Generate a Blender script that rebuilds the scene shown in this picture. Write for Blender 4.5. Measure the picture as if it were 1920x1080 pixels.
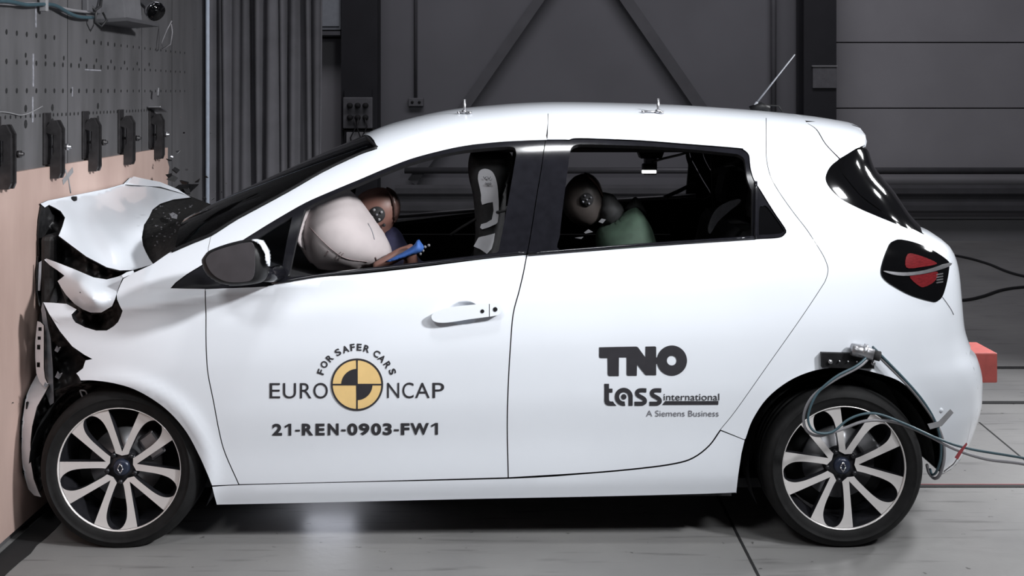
import bpy, bmesh, math, random
import numpy as np
from mathutils import Vector, Matrix
from mathutils.geometry import delaunay_2d_cdt
random.seed(7)
S = bpy.context.scene
COL = S.collection
for o in list(bpy.data.objects):
    bpy.data.objects.remove(o)

# ---------------------------------------------------------------- camera
F = 2163.0                 # focal length in pixels of the 1920 px wide picture
CX, CY = 960.0, 172.0      # principal point: level camera, shifted lens
CAMY, CAMZ = -5.09, 1.68
cd = bpy.data.cameras.new('camera'); cam = bpy.data.objects.new('camera', cd); COL.objects.link(cam)
cam.location = (0, CAMY, CAMZ); cam.rotation_euler = (math.pi / 2, 0, 0)
cd.sensor_width = 36; cd.lens = 36 * F / 1920; cd.shift_y = -(540 - CY) / 1920
cd.clip_start = 0.05; cd.clip_end = 100
S.camera = cam

# ---------------------------------------------------------------- view, world, lights
S.view_settings.view_transform = 'Standard'; S.view_settings.look = 'None'
S.view_settings.gamma = 1; S.view_settings.use_curve_mapping = False
S.view_settings.exposure = 0.0
W = bpy.data.worlds.new('world'); S.world = W; W.use_nodes = True
W.node_tree.nodes['Background'].inputs[0].default_value = (0.80, 0.82, 1.0, 1)
W.node_tree.nodes['Background'].inputs[1].default_value = 0.015

def area(name, loc, target, sx, sy, power, color=(1, 1, 1), spread=180):
    l = bpy.data.lights.new(name, 'AREA'); l.shape = 'RECTANGLE'; l.size = sx; l.size_y = sy
    l.energy = power; l.color = color; l.spread = math.radians(spread)
    o = bpy.data.objects.new(name, l); COL.objects.link(o); o.location = loc
    o.rotation_euler = (Vector(target) - Vector(loc)).to_track_quat('-Z', 'Y').to_euler()
    return o
area('assumed_studio_lamp', (-1.7, -4.6, 4.3), (-0.9, -0.6, 0.5), 1.3, 0.6, 15, (0.96, 0.98, 1.0), 80)  # assumed lamp out of view, inferred from the mirror's shadow on the door
area('assumed_studio_lamp', (2.5, -4.5, 4.3), (1.2, -0.6, 0.5), 1.3, 0.6, 32, (0.96, 0.98, 1.0), 110)  # second assumed lamp, for the other half of the mirror's double shadow
area('assumed_overhead_lamp', (0.15, -1.75, 4.4), (0.15, -0.9, 0.0), 0.55, 0.35, 11, (0.96, 0.98, 1.0), 95)  # assumed lamp out of view, placed from the reflection atop the door pillar
area('assumed_side_lamp', (3.7, -3.3, 3.5), (-1.7, 0.0, 1.0), 0.45, 0.35, 50, (0.97, 0.98, 1.0), 60)  # assumed lamp out of view, for the bright plywood and quarter glass glint
area('assumed_rear_lamp', (4.45, 1.62, 2.75), (2.3, -0.2, 0.2), 0.38, 0.42, 36, (0.97, 0.98, 1.0), 85)  # assumed lamp out of view, placed from the tailgate glass glint
area('assumed_rear_lamp', (4.85, 0.32, 3.05), (2.3, -0.3, 0.2), 0.34, 0.26, 24, (0.97, 0.98, 1.0), 85)  # another assumed lamp, placed from the glint along the tail light's top
area('added_floor_glow', (-0.745, -0.34, 0.13), (-0.745, -0.8, -0.1), 0.20, 0.03, 0.30, (0.85, 0.88, 1.0), 160)  # unseen light added under the car to make the bright floor patch
area('added_hall_lamp', (1.5, 3.0, 7.5), (1.8, 6.8, 1.2), 8.0, 2.0, 150, (0.95, 0.93, 1.0), 140)  # unseen lamp added to brighten the back of the hall

# ---------------------------------------------------------------- materials
def mat(name, col, rough=0.5, metal=0.0, coat=0.0, noise=0.0, scale=20.0, spec=0.5, bump=0.0, col2=None, stretch=None):
    m = bpy.data.materials.new(name); m.use_nodes = True
    nt = m.node_tree; b = nt.nodes['Principled BSDF']
    b.inputs['Base Color'].default_value = (*col, 1); b.inputs['Roughness'].default_value = rough
    b.inputs['Metallic'].default_value = metal; b.inputs['Coat Weight'].default_value = coat
    b.inputs['Coat Roughness'].default_value = 0.04
    b.inputs['Specular IOR Level'].default_value = spec
    if noise or bump or col2:
        tc = nt.nodes.new('ShaderNodeTexCoord'); src = tc.outputs['Object']
        if stretch:
            mp = nt.nodes.new('ShaderNodeMapping'); mp.inputs['Scale'].default_value = stretch
            nt.links.new(src, mp.inputs['Vector']); src = mp.outputs['Vector']
        n = nt.nodes.new('ShaderNodeTexNoise'); n.inputs['Scale'].default_value = scale
        n.inputs['Detail'].default_value = 6; nt.links.new(src, n.inputs['Vector'])
        if noise or col2:
            r = nt.nodes.new('ShaderNodeValToRGB')
            c2 = col2 or tuple(min(1, c * (1 + noise)) for c in col)
            c1 = col if col2 else tuple(c * (1 - noise) for c in col)
            r.color_ramp.elements[0].position = 0.35; r.color_ramp.elements[1].position = 0.68
            r.color_ramp.elements[0].color = (*c1, 1); r.color_ramp.elements[1].color = (*c2, 1)
            nt.links.new(n.outputs['Fac'], r.inputs['Fac']); nt.links.new(r.outputs['Color'], b.inputs['Base Color'])
        if bump:
            bp = nt.nodes.new('ShaderNodeBump'); bp.inputs['Strength'].default_value = bump
            bp.inputs['Distance'].default_value = 0.01
            nt.links.new(n.outputs['Fac'], bp.inputs['Height']); nt.links.new(bp.outputs['Normal'], b.inputs['Normal'])
    return m

def glass(name, tint, fac):
    m = bpy.data.materials.new(name); m.use_nodes = True; nt = m.node_tree; nt.nodes.clear()
    out = nt.nodes.new('ShaderNodeOutputMaterial'); mx = nt.nodes.new('ShaderNodeMixShader')
    t = nt.nodes.new('ShaderNodeBsdfTransparent'); t.inputs[0].default_value = (*tint, 1)
    g = nt.nodes.new('ShaderNodeBsdfGlossy'); g.inputs[0].default_value = (1, 1, 1, 1); g.inputs[1].default_value = 0.02
    fr = nt.nodes.new('ShaderNodeLayerWeight'); fr.inputs['Blend'].default_value = fac
    nt.links.new(fr.outputs['Fresnel'], mx.inputs[0]); nt.links.new(t.outputs[0], mx.inputs[1])
    nt.links.new(g.outputs[0], mx.inputs[2]); nt.links.new(mx.outputs[0], out.inputs[0])
    return m

M = {}
M['paint'] = mat('white_paint', (0.765, 0.80, 0.855), 0.30, coat=0.8, noise=0.015, scale=3)
M['black'] = mat('black_plastic', (0.009, 0.009, 0.010), 0.5, spec=0.25, noise=0.25, scale=40)
M['gloss'] = mat('gloss_black', (0.0035, 0.0035, 0.004), 0.06, coat=0.0, noise=0.1, scale=10)
M['satin'] = mat('satin_black', (0.010, 0.010, 0.013), 0.14, coat=0.0, noise=0.15, scale=30)
M['trim'] = mat('interior_trim', (0.014, 0.014, 0.016), 0.75, noise=0.25, scale=60)
M['jumble'] = mat('crushed_black', (0.014, 0.014, 0.015), 0.5, noise=0.5, scale=25, bump=0.4)
M['cowl'] = mat('cowl_black', (0.006, 0.006, 0.006), 0.6, scale=60, col2=(0.014, 0.0135, 0.013), bump=0.5, spec=0.2)
M['rubber'] = mat('tyre_rubber', (0.010, 0.010, 0.0105), 0.7, noise=0.25, scale=30, spec=0.25)
M['alloy'] = mat('polished_alloy', (0.86, 0.83, 0.82), 0.30, metal=0.45, noise=0.04, scale=8)
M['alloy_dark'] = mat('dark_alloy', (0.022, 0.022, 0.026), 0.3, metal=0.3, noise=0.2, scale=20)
M['steel'] = mat('bare_steel', (0.42, 0.42, 0.44), 0.35, metal=0.9, noise=0.15, scale=20)
M['cap'] = mat('cap_blue', (0.025, 0.032, 0.055), 0.3, metal=0.2, noise=0.1)
M['chrome'] = mat('chrome', (0.75, 0.76, 0.8), 0.1, metal=1.0, noise=0.03)
M['red_lens'] = mat('red_lens', (0.15, 0.014, 0.017), 0.2, coat=1.0, noise=0.25, scale=60, stretch=(1, 1, 8))
M['mirror'] = mat('mirror_face', (0.055, 0.05, 0.055), 0.5, noise=0.1)
M['airbag'] = mat('airbag_cloth', (0.40, 0.358, 0.36), 0.85, noise=0.05, scale=12, bump=0.1)
M['skin'] = mat('dummy_vinyl', (0.17, 0.085, 0.068), 0.5, noise=0.12, scale=15)
M['skin_dark'] = mat('dummy_vinyl_dark', (0.045, 0.037, 0.034), 0.55, noise=0.12, scale=15)
M['skull'] = mat('dummy_skull_cap', (0.085, 0.047, 0.04), 0.35, noise=0.15, scale=15)
M['navy'] = mat('navy_cloth', (0.022, 0.022, 0.06), 0.8, noise=0.2, scale=40)
M['green'] = mat('green_cloth', (0.028, 0.052, 0.035), 0.8, noise=0.15, scale=30)
M['blue'] = mat('blue_cloth', (0.025, 0.085, 0.29), 0.7, noise=0.25, scale=30)
M['seat'] = mat('seat_black', (0.012, 0.012, 0.013), 0.8, noise=0.25, scale=60)
M['seat_white'] = mat('seat_white', (0.55, 0.55, 0.58), 0.6, noise=0.05, scale=20)
M['greyweb'] = mat('grey_webbing', (0.05, 0.05, 0.058), 0.7, noise=0.15, scale=60)
M['ink'] = mat('decal_ink', (0.028, 0.027, 0.032), 0.5, noise=0.08, scale=30)
M['ink_grey'] = mat('decal_grey', (0.16, 0.16, 0.18), 0.5, noise=0.08, scale=30)
M['yellow'] = mat('decal_yellow', (0.80, 0.56, 0.24), 0.5, noise=0.03, scale=30)
M['glass'] = glass('clear_glass', (0.80, 0.82, 0.84), 0.12)
M['wind'] = glass('windscreen_glass', (0.42, 0.43, 0.45), 0.3)
M['hose_grey'] = mat('grey_hose', (0.24, 0.235, 0.25), 0.45, noise=0.1)
M['hose_teal'] = mat('teal_hose', (0.045, 0.085, 0.105), 0.45, noise=0.1)
M['tape'] = mat('grey_tape', (0.25, 0.25, 0.26), 0.6, noise=0.1)
M['red'] = mat('red_block', (0.48, 0.10, 0.085), 0.6, noise=0.1, scale=25)
M['red_tape'] = mat('red_tape', (0.30, 0.05, 0.06), 0.6, noise=0.1)
M['barrier'] = mat('barrier_steel', (0.085, 0.084, 0.088), 0.6, metal=0.1, scale=2.5, col2=(0.125, 0.123, 0.13), stretch=(1, 3, 0.6))
M['hole'] = mat('hole_black', (0.012, 0.012, 0.013), 0.8, noise=0.1)
M['chalk'] = mat('chalk_mark', (0.26, 0.26, 0.29), 0.9, noise=0.3, scale=60)
M['board'] = mat('plywood', (0.38, 0.27, 0.235), 0.7, scale=3, col2=(0.52, 0.385, 0.34), stretch=(1, 1, 0.3), bump=0.1)
M['clamp'] = mat('clamp_steel', (0.036, 0.034, 0.036), 0.4, metal=0.4, noise=0.25, scale=30)
M['pipe'] = mat('blue_grey_pipe', (0.42, 0.47, 0.56), 0.5, noise=0.06)
M['curtain'] = mat('grey_curtain', (0.19, 0.187, 0.205), 0.85, noise=0.1, scale=5)
M['wall'] = mat('hall_wall', (0.165, 0.165, 0.18), 0.75, noise=0.06, scale=1.2)
M['door'] = mat('hall_door', (0.33, 0.325, 0.345), 0.65, noise=0.05, scale=1.5)
M['column'] = mat('column_steel', (0.021, 0.021, 0.026), 0.5, noise=0.1, scale=4)
M['brace'] = mat('brace_steel', (0.105, 0.105, 0.115), 0.6, noise=0.1, scale=4)
M['plinth'] = mat('plinth', (0.25, 0.25, 0.26), 0.7, noise=0.06, scale=3)
M['rail'] = mat('guard_rail', (0.10, 0.10, 0.108), 0.45, metal=0.3, noise=0.1, scale=5)
M['cabinet'] = mat('cabinet_grey', (0.30, 0.32, 0.35), 0.5, noise=0.05)
M['dim'] = mat('socket_grey', (0.13, 0.13, 0.14), 0.6, noise=0.1)
M['rail_grey'] = mat('dull_grey_metal', (0.30, 0.31, 0.34), 0.45, noise=0.15, scale=30)
M['ledge'] = mat('door_ledge_grey', (0.30, 0.30, 0.32), 0.3, noise=0.05)
M['chalk_white'] = mat('white_bar', (0.8, 0.8, 0.82), 0.4, noise=0.03)
M['airbag_seam'] = mat('airbag_thread', (0.22, 0.17, 0.17), 0.85, noise=0.05)
M['led'] = mat('led_bar', (0.8, 0.8, 0.82), 0.4, noise=0.03)
M['led'].node_tree.nodes['Principled BSDF'].inputs['Emission Color'].default_value = (1, 1, 1, 1)
M['led'].node_tree.nodes['Principled BSDF'].inputs['Emission Strength'].default_value = 1.2
M['cable'] = mat('black_cable', (0.02, 0.02, 0.022), 0.5, noise=0.1)

# concrete floor with scuffs
def floor_mat():
    m = bpy.data.materials.new('painted_concrete'); m.use_nodes = True; nt = m.node_tree; b = nt.nodes['Principled BSDF']
    b.inputs['Roughness'].default_value = 0.42; b.inputs['Specular IOR Level'].default_value = 0.4
    tc = nt.nodes.new('ShaderNodeTexCoord')
    n1 = nt.nodes.new('ShaderNodeTexNoise'); n1.inputs['Scale'].default_value = 1.6; n1.inputs['Detail'].default_value = 7
    mp = nt.nodes.new('ShaderNodeMapping'); mp.inputs['Scale'].default_value = (1.2, 12, 1)
    n2 = nt.nodes.new('ShaderNodeTexNoise'); n2.inputs['Scale'].default_value = 2.2; n2.inputs['Detail'].default_value = 5
    n3 = nt.nodes.new('ShaderNodeTexNoise'); n3.inputs['Scale'].default_value = 22; n3.inputs['Detail'].default_value = 3
    nt.links.new(tc.outputs['Object'], n1.inputs['Vector']); nt.links.new(tc.outputs['Object'], mp.inputs['Vector'])
    nt.links.new(mp.outputs['Vector'], n2.inputs['Vector']); nt.links.new(tc.outputs['Object'], n3.inputs['Vector'])
    r1 = nt.nodes.new('ShaderNodeValToRGB')
    r1.color_ramp.elements[0].position = 0.3; r1.color_ramp.elements[0].color = (0.20, 0.198, 0.198, 1)
    r1.color_ramp.elements[1].position = 0.72; r1.color_ramp.elements[1].color = (0.265, 0.262, 0.258, 1)
    r2 = nt.nodes.new('ShaderNodeValToRGB')
    r2.color_ramp.elements[0].position = 0.30; r2.color_ramp.elements[0].color = (0.55, 0.55, 0.55, 1)
    r2.color_ramp.elements[1].position = 0.42; r2.color_ramp.elements[1].color = (1, 1, 1, 1)
    r3 = nt.nodes.new('ShaderNodeValToRGB')
    r3.color_ramp.elements[0].position = 0.26; r3.color_ramp.elements[0].color = (0.25, 0.25, 0.25, 1)
    r3.color_ramp.elements[1].position = 0.31; r3.color_ramp.elements[1].color = (1, 1, 1, 1)
    nt.links.new(n1.outputs['Fac'], r1.inputs['Fac']); nt.links.new(n2.outputs['Fac'], r2.inputs['Fac']); nt.links.new(n3.outputs['Fac'], r3.inputs['Fac'])
    a = nt.nodes.new('ShaderNodeMixRGB'); a.blend_type = 'MULTIPLY'; a.inputs[0].default_value = 0.7
    c = nt.nodes.new('ShaderNodeMixRGB'); c.blend_type = 'MULTIPLY'; c.inputs[0].default_value = 0.8
    nt.links.new(r1.outputs[0], a.inputs[1]); nt.links.new(r2.outputs[0], a.inputs[2])
    nt.links.new(a.outputs[0], c.inputs[1]); nt.links.new(r3.outputs[0], c.inputs[2])
    nt.links.new(c.outputs[0], b.inputs['Base Color'])
    bp = nt.nodes.new('ShaderNodeBump'); bp.inputs['Strength'].default_value = 0.25; bp.inputs['Distance'].default_value = 0.004
    nt.links.new(n3.outputs['Fac'], bp.inputs['Height']); nt.links.new(bp.outputs['Normal'], b.inputs['Normal'])
    return m
M['floor'] = floor_mat()

# ---------------------------------------------------------------- object helpers
def tag(o, label=None, cat=None, group=None, kind=None):
    if label: o['label'] = label
    if cat: o['category'] = cat
    if group: o['group'] = group
    if kind: o['kind'] = kind
    return o

def empty(name, loc=(0, 0, 0), label=None, cat=None, group=None):
    o = bpy.data.objects.new(name, None); COL.objects.link(o); o.location = loc; o.empty_display_size = 0.1
    return tag(o, label, cat, group)

def link(name, me, mats, parent=None):
    for m in (mats if isinstance(mats, (list, tuple)) else [mats]):
        me.materials.append(M[m] if isinstance(m, str) else m)
    o = bpy.data.objects.new(name, me); COL.objects.link(o)
    if parent is not None:
        o.parent = parent
        loc = parent.location
        q = parent
        off = Vector((0, 0, 0))
        while q is not None:
            off += q.location; q = q.parent
        o.location = -off                      # vertices are given in world coordinates
    return o

class MB:
    """collects simple shapes into one mesh"""
    def __init__(s): s.v = []; s.f = []; s.m = []; s.sm = []
    def add(s, v, f, m=0, smooth=False):
        k = len(s.v); s.v += [tuple(p) for p in v]
        for q in f: s.f.append(tuple(i + k for i in q)); s.m.append(m); s.sm.append(smooth)
        return s
    def box(s, lo, hi, m=0, bev=0.0, rot=None):
        bm = bmesh.new(); bmesh.ops.create_cube(bm, size=1)
        lo = Vector(lo); hi = Vector(hi); lo, hi = Vector(map(min, lo, hi)), Vector(map(max, lo, hi)); c = (lo + hi) / 2; d = hi - lo
        for v in bm.verts: v.co = Vector((v.co.x * d.x, v.co.y * d.y, v.co.z * d.z))
        if bev: bmesh.ops.bevel(bm, geom=bm.edges[:], offset=min(bev, min(d) * 0.45), segments=2, affect='EDGES', profile=0.5)
        if rot is not None:
            for v in bm.verts: v.co = rot @ v.co
        for v in bm.verts: v.co += c
        bm.verts.index_update()
        s.add([v.co for v in bm.verts], [[v.index for v in f.verts] for f in bm.faces], m)
        bm.free(); return s
    def tube(s, pts, r, m=0, seg=8, cap=True):
        pts = [Vector(p) for p in pts]; n = len(pts); V = []; Fc = []
        up = None
        rr = r if isinstance(r, (list, tuple)) else [r] * n
        for i, p in enumerate(pts):
            t = (pts[min(i + 1, n - 1)] - pts[max(i - 1, 0)]).normalized()
            if up is None:
                up = Vector((0, 0, 1)) if abs(t.z) < 0.9 else Vector((1, 0, 0))
            a = t.cross(up)
            if a.length < 1e-6: a = t.cross(Vector((0, 1, 0)))
            a.normalize(); b = a.cross(t).normalized(); up = b
            for k in range(seg):
                an = 2 * math.pi * k / seg
                V.append(p + (a * math.cos(an) + b * math.sin(an)) * rr[i])
        for i in range(n - 1):
            for k in range(seg):
                Fc.append((i * seg + k, i * seg + (k + 1) % seg, (i + 1) * seg + (k + 1) % seg, (i + 1) * seg + k))
        if cap:
            Fc.append(tuple(range(seg))[::-1]); Fc.append(tuple((n - 1) * seg + k for k in range(seg)))
        return s.add(V, Fc, m, True)
    def cyl(s, a, b, r, m=0, seg=20): return s.tube([a, b], r, m, seg)
    def prism(s, poly, axis, a0, a1, m=0):
        """polygon of 2d points extruded along an axis (0 x: (y,z), 1 y: (x,z), 2 z: (x,y))"""
        def mk(p, a): return (a, p[0], p[1]) if axis == 0 else (p[0], a, p[1]) if axis == 1 else (p[0], p[1], a)
        n = len(poly)
        V = [mk(p, a0) for p in poly] + [mk(p, a1) for p in poly]
        Fc = [tuple(range(n))[::-1], tuple(range(n, 2 * n))] + [(i, (i + 1) % n, n + (i + 1) % n, n + i) for i in range(n)]
        return s.add(V, Fc, m)
    def mesh(s, name):
        me = bpy.data.meshes.new(name); me.from_pydata(s.v, [], s.f)
        me.polygons.foreach_set('material_index', s.m); me.polygons.foreach_set('use_smooth', s.sm)
        bm = bmesh.new(); bm.from_mesh(me); bmesh.ops.recalc_face_normals(bm, faces=bm.faces[:]); bm.to_mesh(me); bm.free()
        return me
    def build(s, name, mats, parent=None): return link(name, s.mesh(name), mats, parent)

def struct(name, o):
    return tag(o, None, None, None, 'structure')

# ---------------------------------------------------------------- curves and 2d tools
def sm(pts, n=6, closed=False):
    """Catmull-Rom through 2d points"""
    P = [np.array(p, float) for p in pts]; out = []
    N = len(P)
    for i in range(N if closed else N - 1):
        p1, p2 = P[i], P[(i + 1) % N]
        p0 = P[(i - 1) % N] if closed or i > 0 else 2 * p1 - p2
        p3 = P[(i + 2) % N] if closed or i + 2 < N else 2 * p2 - p1
        for k in range(n):
            t = k / n
            out.append(tuple(0.5 * (2 * p1 + (p2 - p0) * t + (2 * p0 - 5 * p1 + 4 * p2 - p3) * t * t + (3 * p1 - p0 - 3 * p2 + p3) * t ** 3)))
    if not closed: out.append(tuple(P[-1]))
    return out

def inset(poly, d):
    if not d: return list(poly)
    P = [np.array(p, float) for p in poly]; n = len(P)
    A = sum(P[i][0] * P[(i + 1) % n][1] - P[(i + 1) % n][0] * P[i][1] for i in range(n))
    sg = 1 if A > 0 else -1; out = []
    for i in range(n):
        a, b, c = P[i - 1], P[i], P[(i + 1) % n]
        def nn(u):
            l = np.hypot(*u); return np.array([-u[1], u[0]]) / (l if l > 1e-9 else 1)
        n1, n2 = nn(b - a), nn(c - b); m = n1 + n2; l = np.hypot(*m)
        m = m / l if l > 1e-6 else n1
        k = d / max(0.5, float(m @ n1)) if l > 1e-6 else d
        out.append(tuple(b + sg * m * k))
    return out

def dedupe(poly, eps):
    out = []
    for p in poly:
        if not out or math.hypot(p[0] - out[-1][0], p[1] - out[-1][1]) > eps: out.append(p)
    if len(out) > 2 and math.hypot(out[0][0] - out[-1][0], out[0][1] - out[-1][1]) <= eps: out.pop()
    return out

def inside(X, Y, poly):
    P = np.array(poly); r = np.zeros(len(X), bool); n = len(P); j = n - 1
    for i in range(n):
        xi, yi = P[i]; xj, yj = P[j]
        c = ((yi > Y) != (yj > Y)) & (X < (xj - xi) * (Y - yi) / ((yj - yi) or 1e-12) + xi)
        r ^= c; j = i
    return r

def segdist(X, Y, poly):
    P = np.array(poly); d = np.full(len(X), 1e9); n = len(P)
    for i in range(n):
        ax, ay = P[i]; bx, by = P[(i + 1) % n]; ux, uy = bx - ax, by - ay
        L = ux * ux + uy * uy or 1e-12
        t = np.clip(((X - ax) * ux + (Y - ay) * uy) / L, 0, 1)
        d = np.minimum(d, np.hypot(X - ax - t * ux, Y - ay - t * uy))
    return d

def triangulate(outline, holes, h):
    loops = [dedupe(outline, h * 0.02)] + [dedupe(q, h * 0.02) for q in holes]
    V = []; E = []
    for lp in loops:
        k = len(V); V += [Vector((float(p[0]), float(p[1]))) for p in lp]
        E += [(k + i, k + (i + 1) % len(lp)) for i in range(len(lp))]
    O = np.array(loops[0]); lo = O.min(0); hi = O.max(0)
    gx = np.arange(lo[0] + h / 2, hi[0], h); gy = np.arange(lo[1] + h / 2, hi[1], h * 0.866)
    X = []; Y = []
    for j, y in enumerate(gy):
        for x in gx: X.append(x + (h / 2 if j % 2 else 0)); Y.append(y)
    X = np.array(X); Y = np.array(Y)
    if len(X):
        k = inside(X, Y, loops[0])
        for q in loops[1:]: k &= ~inside(X, Y, q)
        X, Y = X[k], Y[k]
        if len(X):
            d = segdist(X, Y, loops[0])
            for q in loops[1:]: d = np.minimum(d, segdist(X, Y, q))
            k = d > 0.4 * h; X, Y = X[k], Y[k]
        V += [Vector((float(a), float(b))) for a, b in zip(X, Y)]
    r = delaunay_2d_cdt(V, E, [], 0, 1e-7)
    pv = [(v.x, v.y) for v in r[0]]; tr = [tuple(f) for f in r[2]]
    c = np.array([[sum(pv[i][0] for i in t) / 3, sum(pv[i][1] for i in t) / 3] for t in tr])
    k = inside(c[:, 0], c[:, 1], loops[0])
    for q in loops[1:]: k &= ~inside(c[:, 0], c[:, 1], q)
    tr = [t for t, q in zip(tr, k) if q]
    used = sorted({i for t in tr for i in t}); mp = {a: b for b, a in enumerate(used)}
    pv = [pv[i] for i in used]; tr = [tuple(mp[i] for i in t) for t in tr]
    out = []
    for t in tr:                               # counter-clockwise
        a, b, cc = (pv[i] for i in t)
        A = (b[0] - a[0]) * (cc[1] - a[1]) - (cc[0] - a[0]) * (b[1] - a[1])
        if abs(A) < 1e-14: continue
        out.append(t if A > 0 else (t[0], t[2], t[1]))
    return pv, out, loops

def shell(name, outline, holes, h, lift, mats, parent, thick=0.02, flip=False, off=0.0):
    """a curved sheet with a real thickness; lift maps the 2d plane to 3d"""
    pv, tr, _ = triangulate(outline, holes, h)
    e = 1e-3 * (h / 0.03)
    N = len(pv); A = []; B = []; Nn = []
    for (a, b) in pv:
        p = lift(a, b)
        n = (lift(a + e, b) - lift(a - e, b)).cross(lift(a, b + e) - lift(a, b - e))
        n = n.normalized() if n.length > 1e-14 else Vector((0, -1, 0))
        if flip: n = -n
        A.append(p + n * off); B.append(p + n * (off - thick)); Nn.append(n)
    tri = [(t[0], t[2], t[1]) if flip else t for t in tr]
    cnt = {}
    for t in tri:
        for i in range(3):
            a, b = t[i], t[(i + 1) % 3]; cnt[(a, b)] = 1
    bd = [(a, b) for (a, b) in cnt if (b, a) not in cnt]
    faces = list(tri) + [(t[0] + N, t[2] + N, t[1] + N) for t in tri] + [(b, a, a + N, b + N) for a, b in bd]
    me = bpy.data.meshes.new(name); me.from_pydata([tuple(p) for p in A + B], [], faces)
    nt = len(tri); mi = [0] * nt + [1] * nt + [1] * len(bd)
    if len(mats) == 1: mi = [0] * len(faces)
    me.polygons.foreach_set('material_index', mi)
    me.polygons.foreach_set('use_smooth', [True] * len(faces))
    nl = []
    for k, f in enumerate(faces):
        if k < nt: nl += [Nn[i] for i in f]
        elif k < 2 * nt: nl += [-Nn[i - N] for i in f]
        else:
            P3 = [A[i] if i < N else B[i - N] for i in f]
            q = (P3[1] - P3[0]).cross(P3[3] - P3[0]); q = q.normalized() if q.length > 1e-12 else Vector((0, 0, 1))
            nl += [q] * 4
    me.normals_split_custom_set([tuple(n) for n in nl])
    return link(name, me, mats, parent)

# ---------------------------------------------------------------- picture rays
def P(px, py, y):
    d = y - CAMY
    return Vector(((px - CX) * d / F, y, CAMZ - (py - CY) * d / F))

def on_floor(px, py):
    d = F * CAMZ / (py - CY); return Vector(((px - CX) * d / F, CAMY + d, 0))

def on_x(px, py, x):
    d = F * x / (px - CX); return Vector((x, CAMY + d, CAMZ - (py - CY) * d / F))

# ---------------------------------------------------------------- body surface of the car
class Pchip:
    def __init__(s, pts):
        s.x = [p[0] for p in pts]; s.y = [p[1] for p in pts]; n = len(pts)
        h = [s.x[i + 1] - s.x[i] for i in range(n - 1)]; d = [(s.y[i + 1] - s.y[i]) / h[i] for i in range(n - 1)]
        m = [d[0]] + [0.0] * (n - 2) + [d[-1]]
        for i in range(1, n - 1):
            if d[i - 1] * d[i] > 0:
                w1, w2 = 2 * h[i] + h[i - 1], h[i] + 2 * h[i - 1]
                m[i] = (w1 + w2) / (w1 / d[i - 1] + w2 / d[i])
        s.m = m; s.h = h
    def __call__(s, x):
        X = s.x
        if x <= X[0]: return s.y[0] + s.m[0] * (x - X[0])
        if x >= X[-1]: return s.y[-1] + s.m[-1] * (x - X[-1])
        i = 0
        while X[i + 1] < x: i += 1
        t = (x - X[i]) / s.h[i]; t2 = t * t; t3 = t2 * t
        return (2 * t3 - 3 * t2 + 1) * s.y[i] + (t3 - 2 * t2 + t) * s.h[i] * s.m[i] + (-2 * t3 + 3 * t2) * s.y[i + 1] + (t3 - t2) * s.h[i] * s.m[i + 1]

zbelt = lambda x: 1.068 + 0.085 * x
zsill = lambda x: 0.174 + 0.0225 * x
ztop = Pchip([(-1.95, 1.02), (-1.5, 1.08), (-1.341, 1.172), (-1.0, 1.335), (-0.647, 1.492), (-0.51, 1.546), (-0.208, 1.608),
              (0.21, 1.634), (0.65, 1.625), (1.0, 1.604), (1.25, 1.580), (1.45, 1.550), (1.7, 1.51)])
prof = Pchip([(-0.4, 0.74), (0.0, 0.832), (0.08, 0.852), (0.25, 0.864), (0.45, 0.884), (0.62, 0.889), (0.80, 0.873), (0.93, 0.846), (1.0, 0.822), (1.2, 0.80)])
xrear = Pchip([(0.10, 1.68), (0.189, 1.751), (0.224, 1.81), (0.281, 1.855), (0.375, 1.892), (0.459, 1.912), (0.532, 1.912), (0.616, 1.892),
               (0.681, 1.855), (0.752, 1.832), (0.88, 1.819), (0.966, 1.812), (1.014, 1.803), (1.062, 1.780), (1.104, 1.728), (1.144, 1.662),
               (1.286, 1.554), (1.40, 1.474), (1.46, 1.468), (1.50, 1.478), (1.53, 1.474), (1.60, 1.40), (1.7, 1.36)])
X0, PW = 0.95, 3.5
WF = (-1.446, 0.289); WR = (1.222, 0.295)      # wheel centres (x, z)

def crease(x):
    return 0.965 + (x + 0.865) * 0.145

def halfw(x, z):
    zt = ztop(x); zb = zbelt(x)
    if z >= zt: return 0.0
    if z <= zb or x < -1.36:
        a = (z - zsill(x)) / (zb - zsill(x))
        y = prof(a)
    else:
        b = (z - zb) / (zt - zb)
        y = (0.822 - 0.105 * b) * (1 - b ** 4) ** 0.25
    if x < -0.35 and z < 1.1:                  # shoulder crease running out of the wing
        f = min(1.0, (-0.35 - x) / 0.5)
        dz = z - crease(x)
        y += 0.012 * f * math.exp(-(dz / 0.022) ** 2) - 0.006 * f * math.exp(-((dz + 0.06) / 0.04) ** 2)
    for cx, cz in (WF, WR):                    # flared arches
        r = math.hypot(x - cx, z - cz)
        if r < 0.55 and z > 0.15: y += 0.012 * math.exp(-((r - 0.335) / 0.035) ** 2)
    if x < -1.25: y *= 1 - 0.10 * ((-1.25 - x) / 0.61) ** 2
    if x > X0:
        t = (x - X0) / (xrear(z) - X0)
        if t >= 1: return 0.0
        y *= (1 - t ** PW) ** (1 / PW)
    return y

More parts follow.
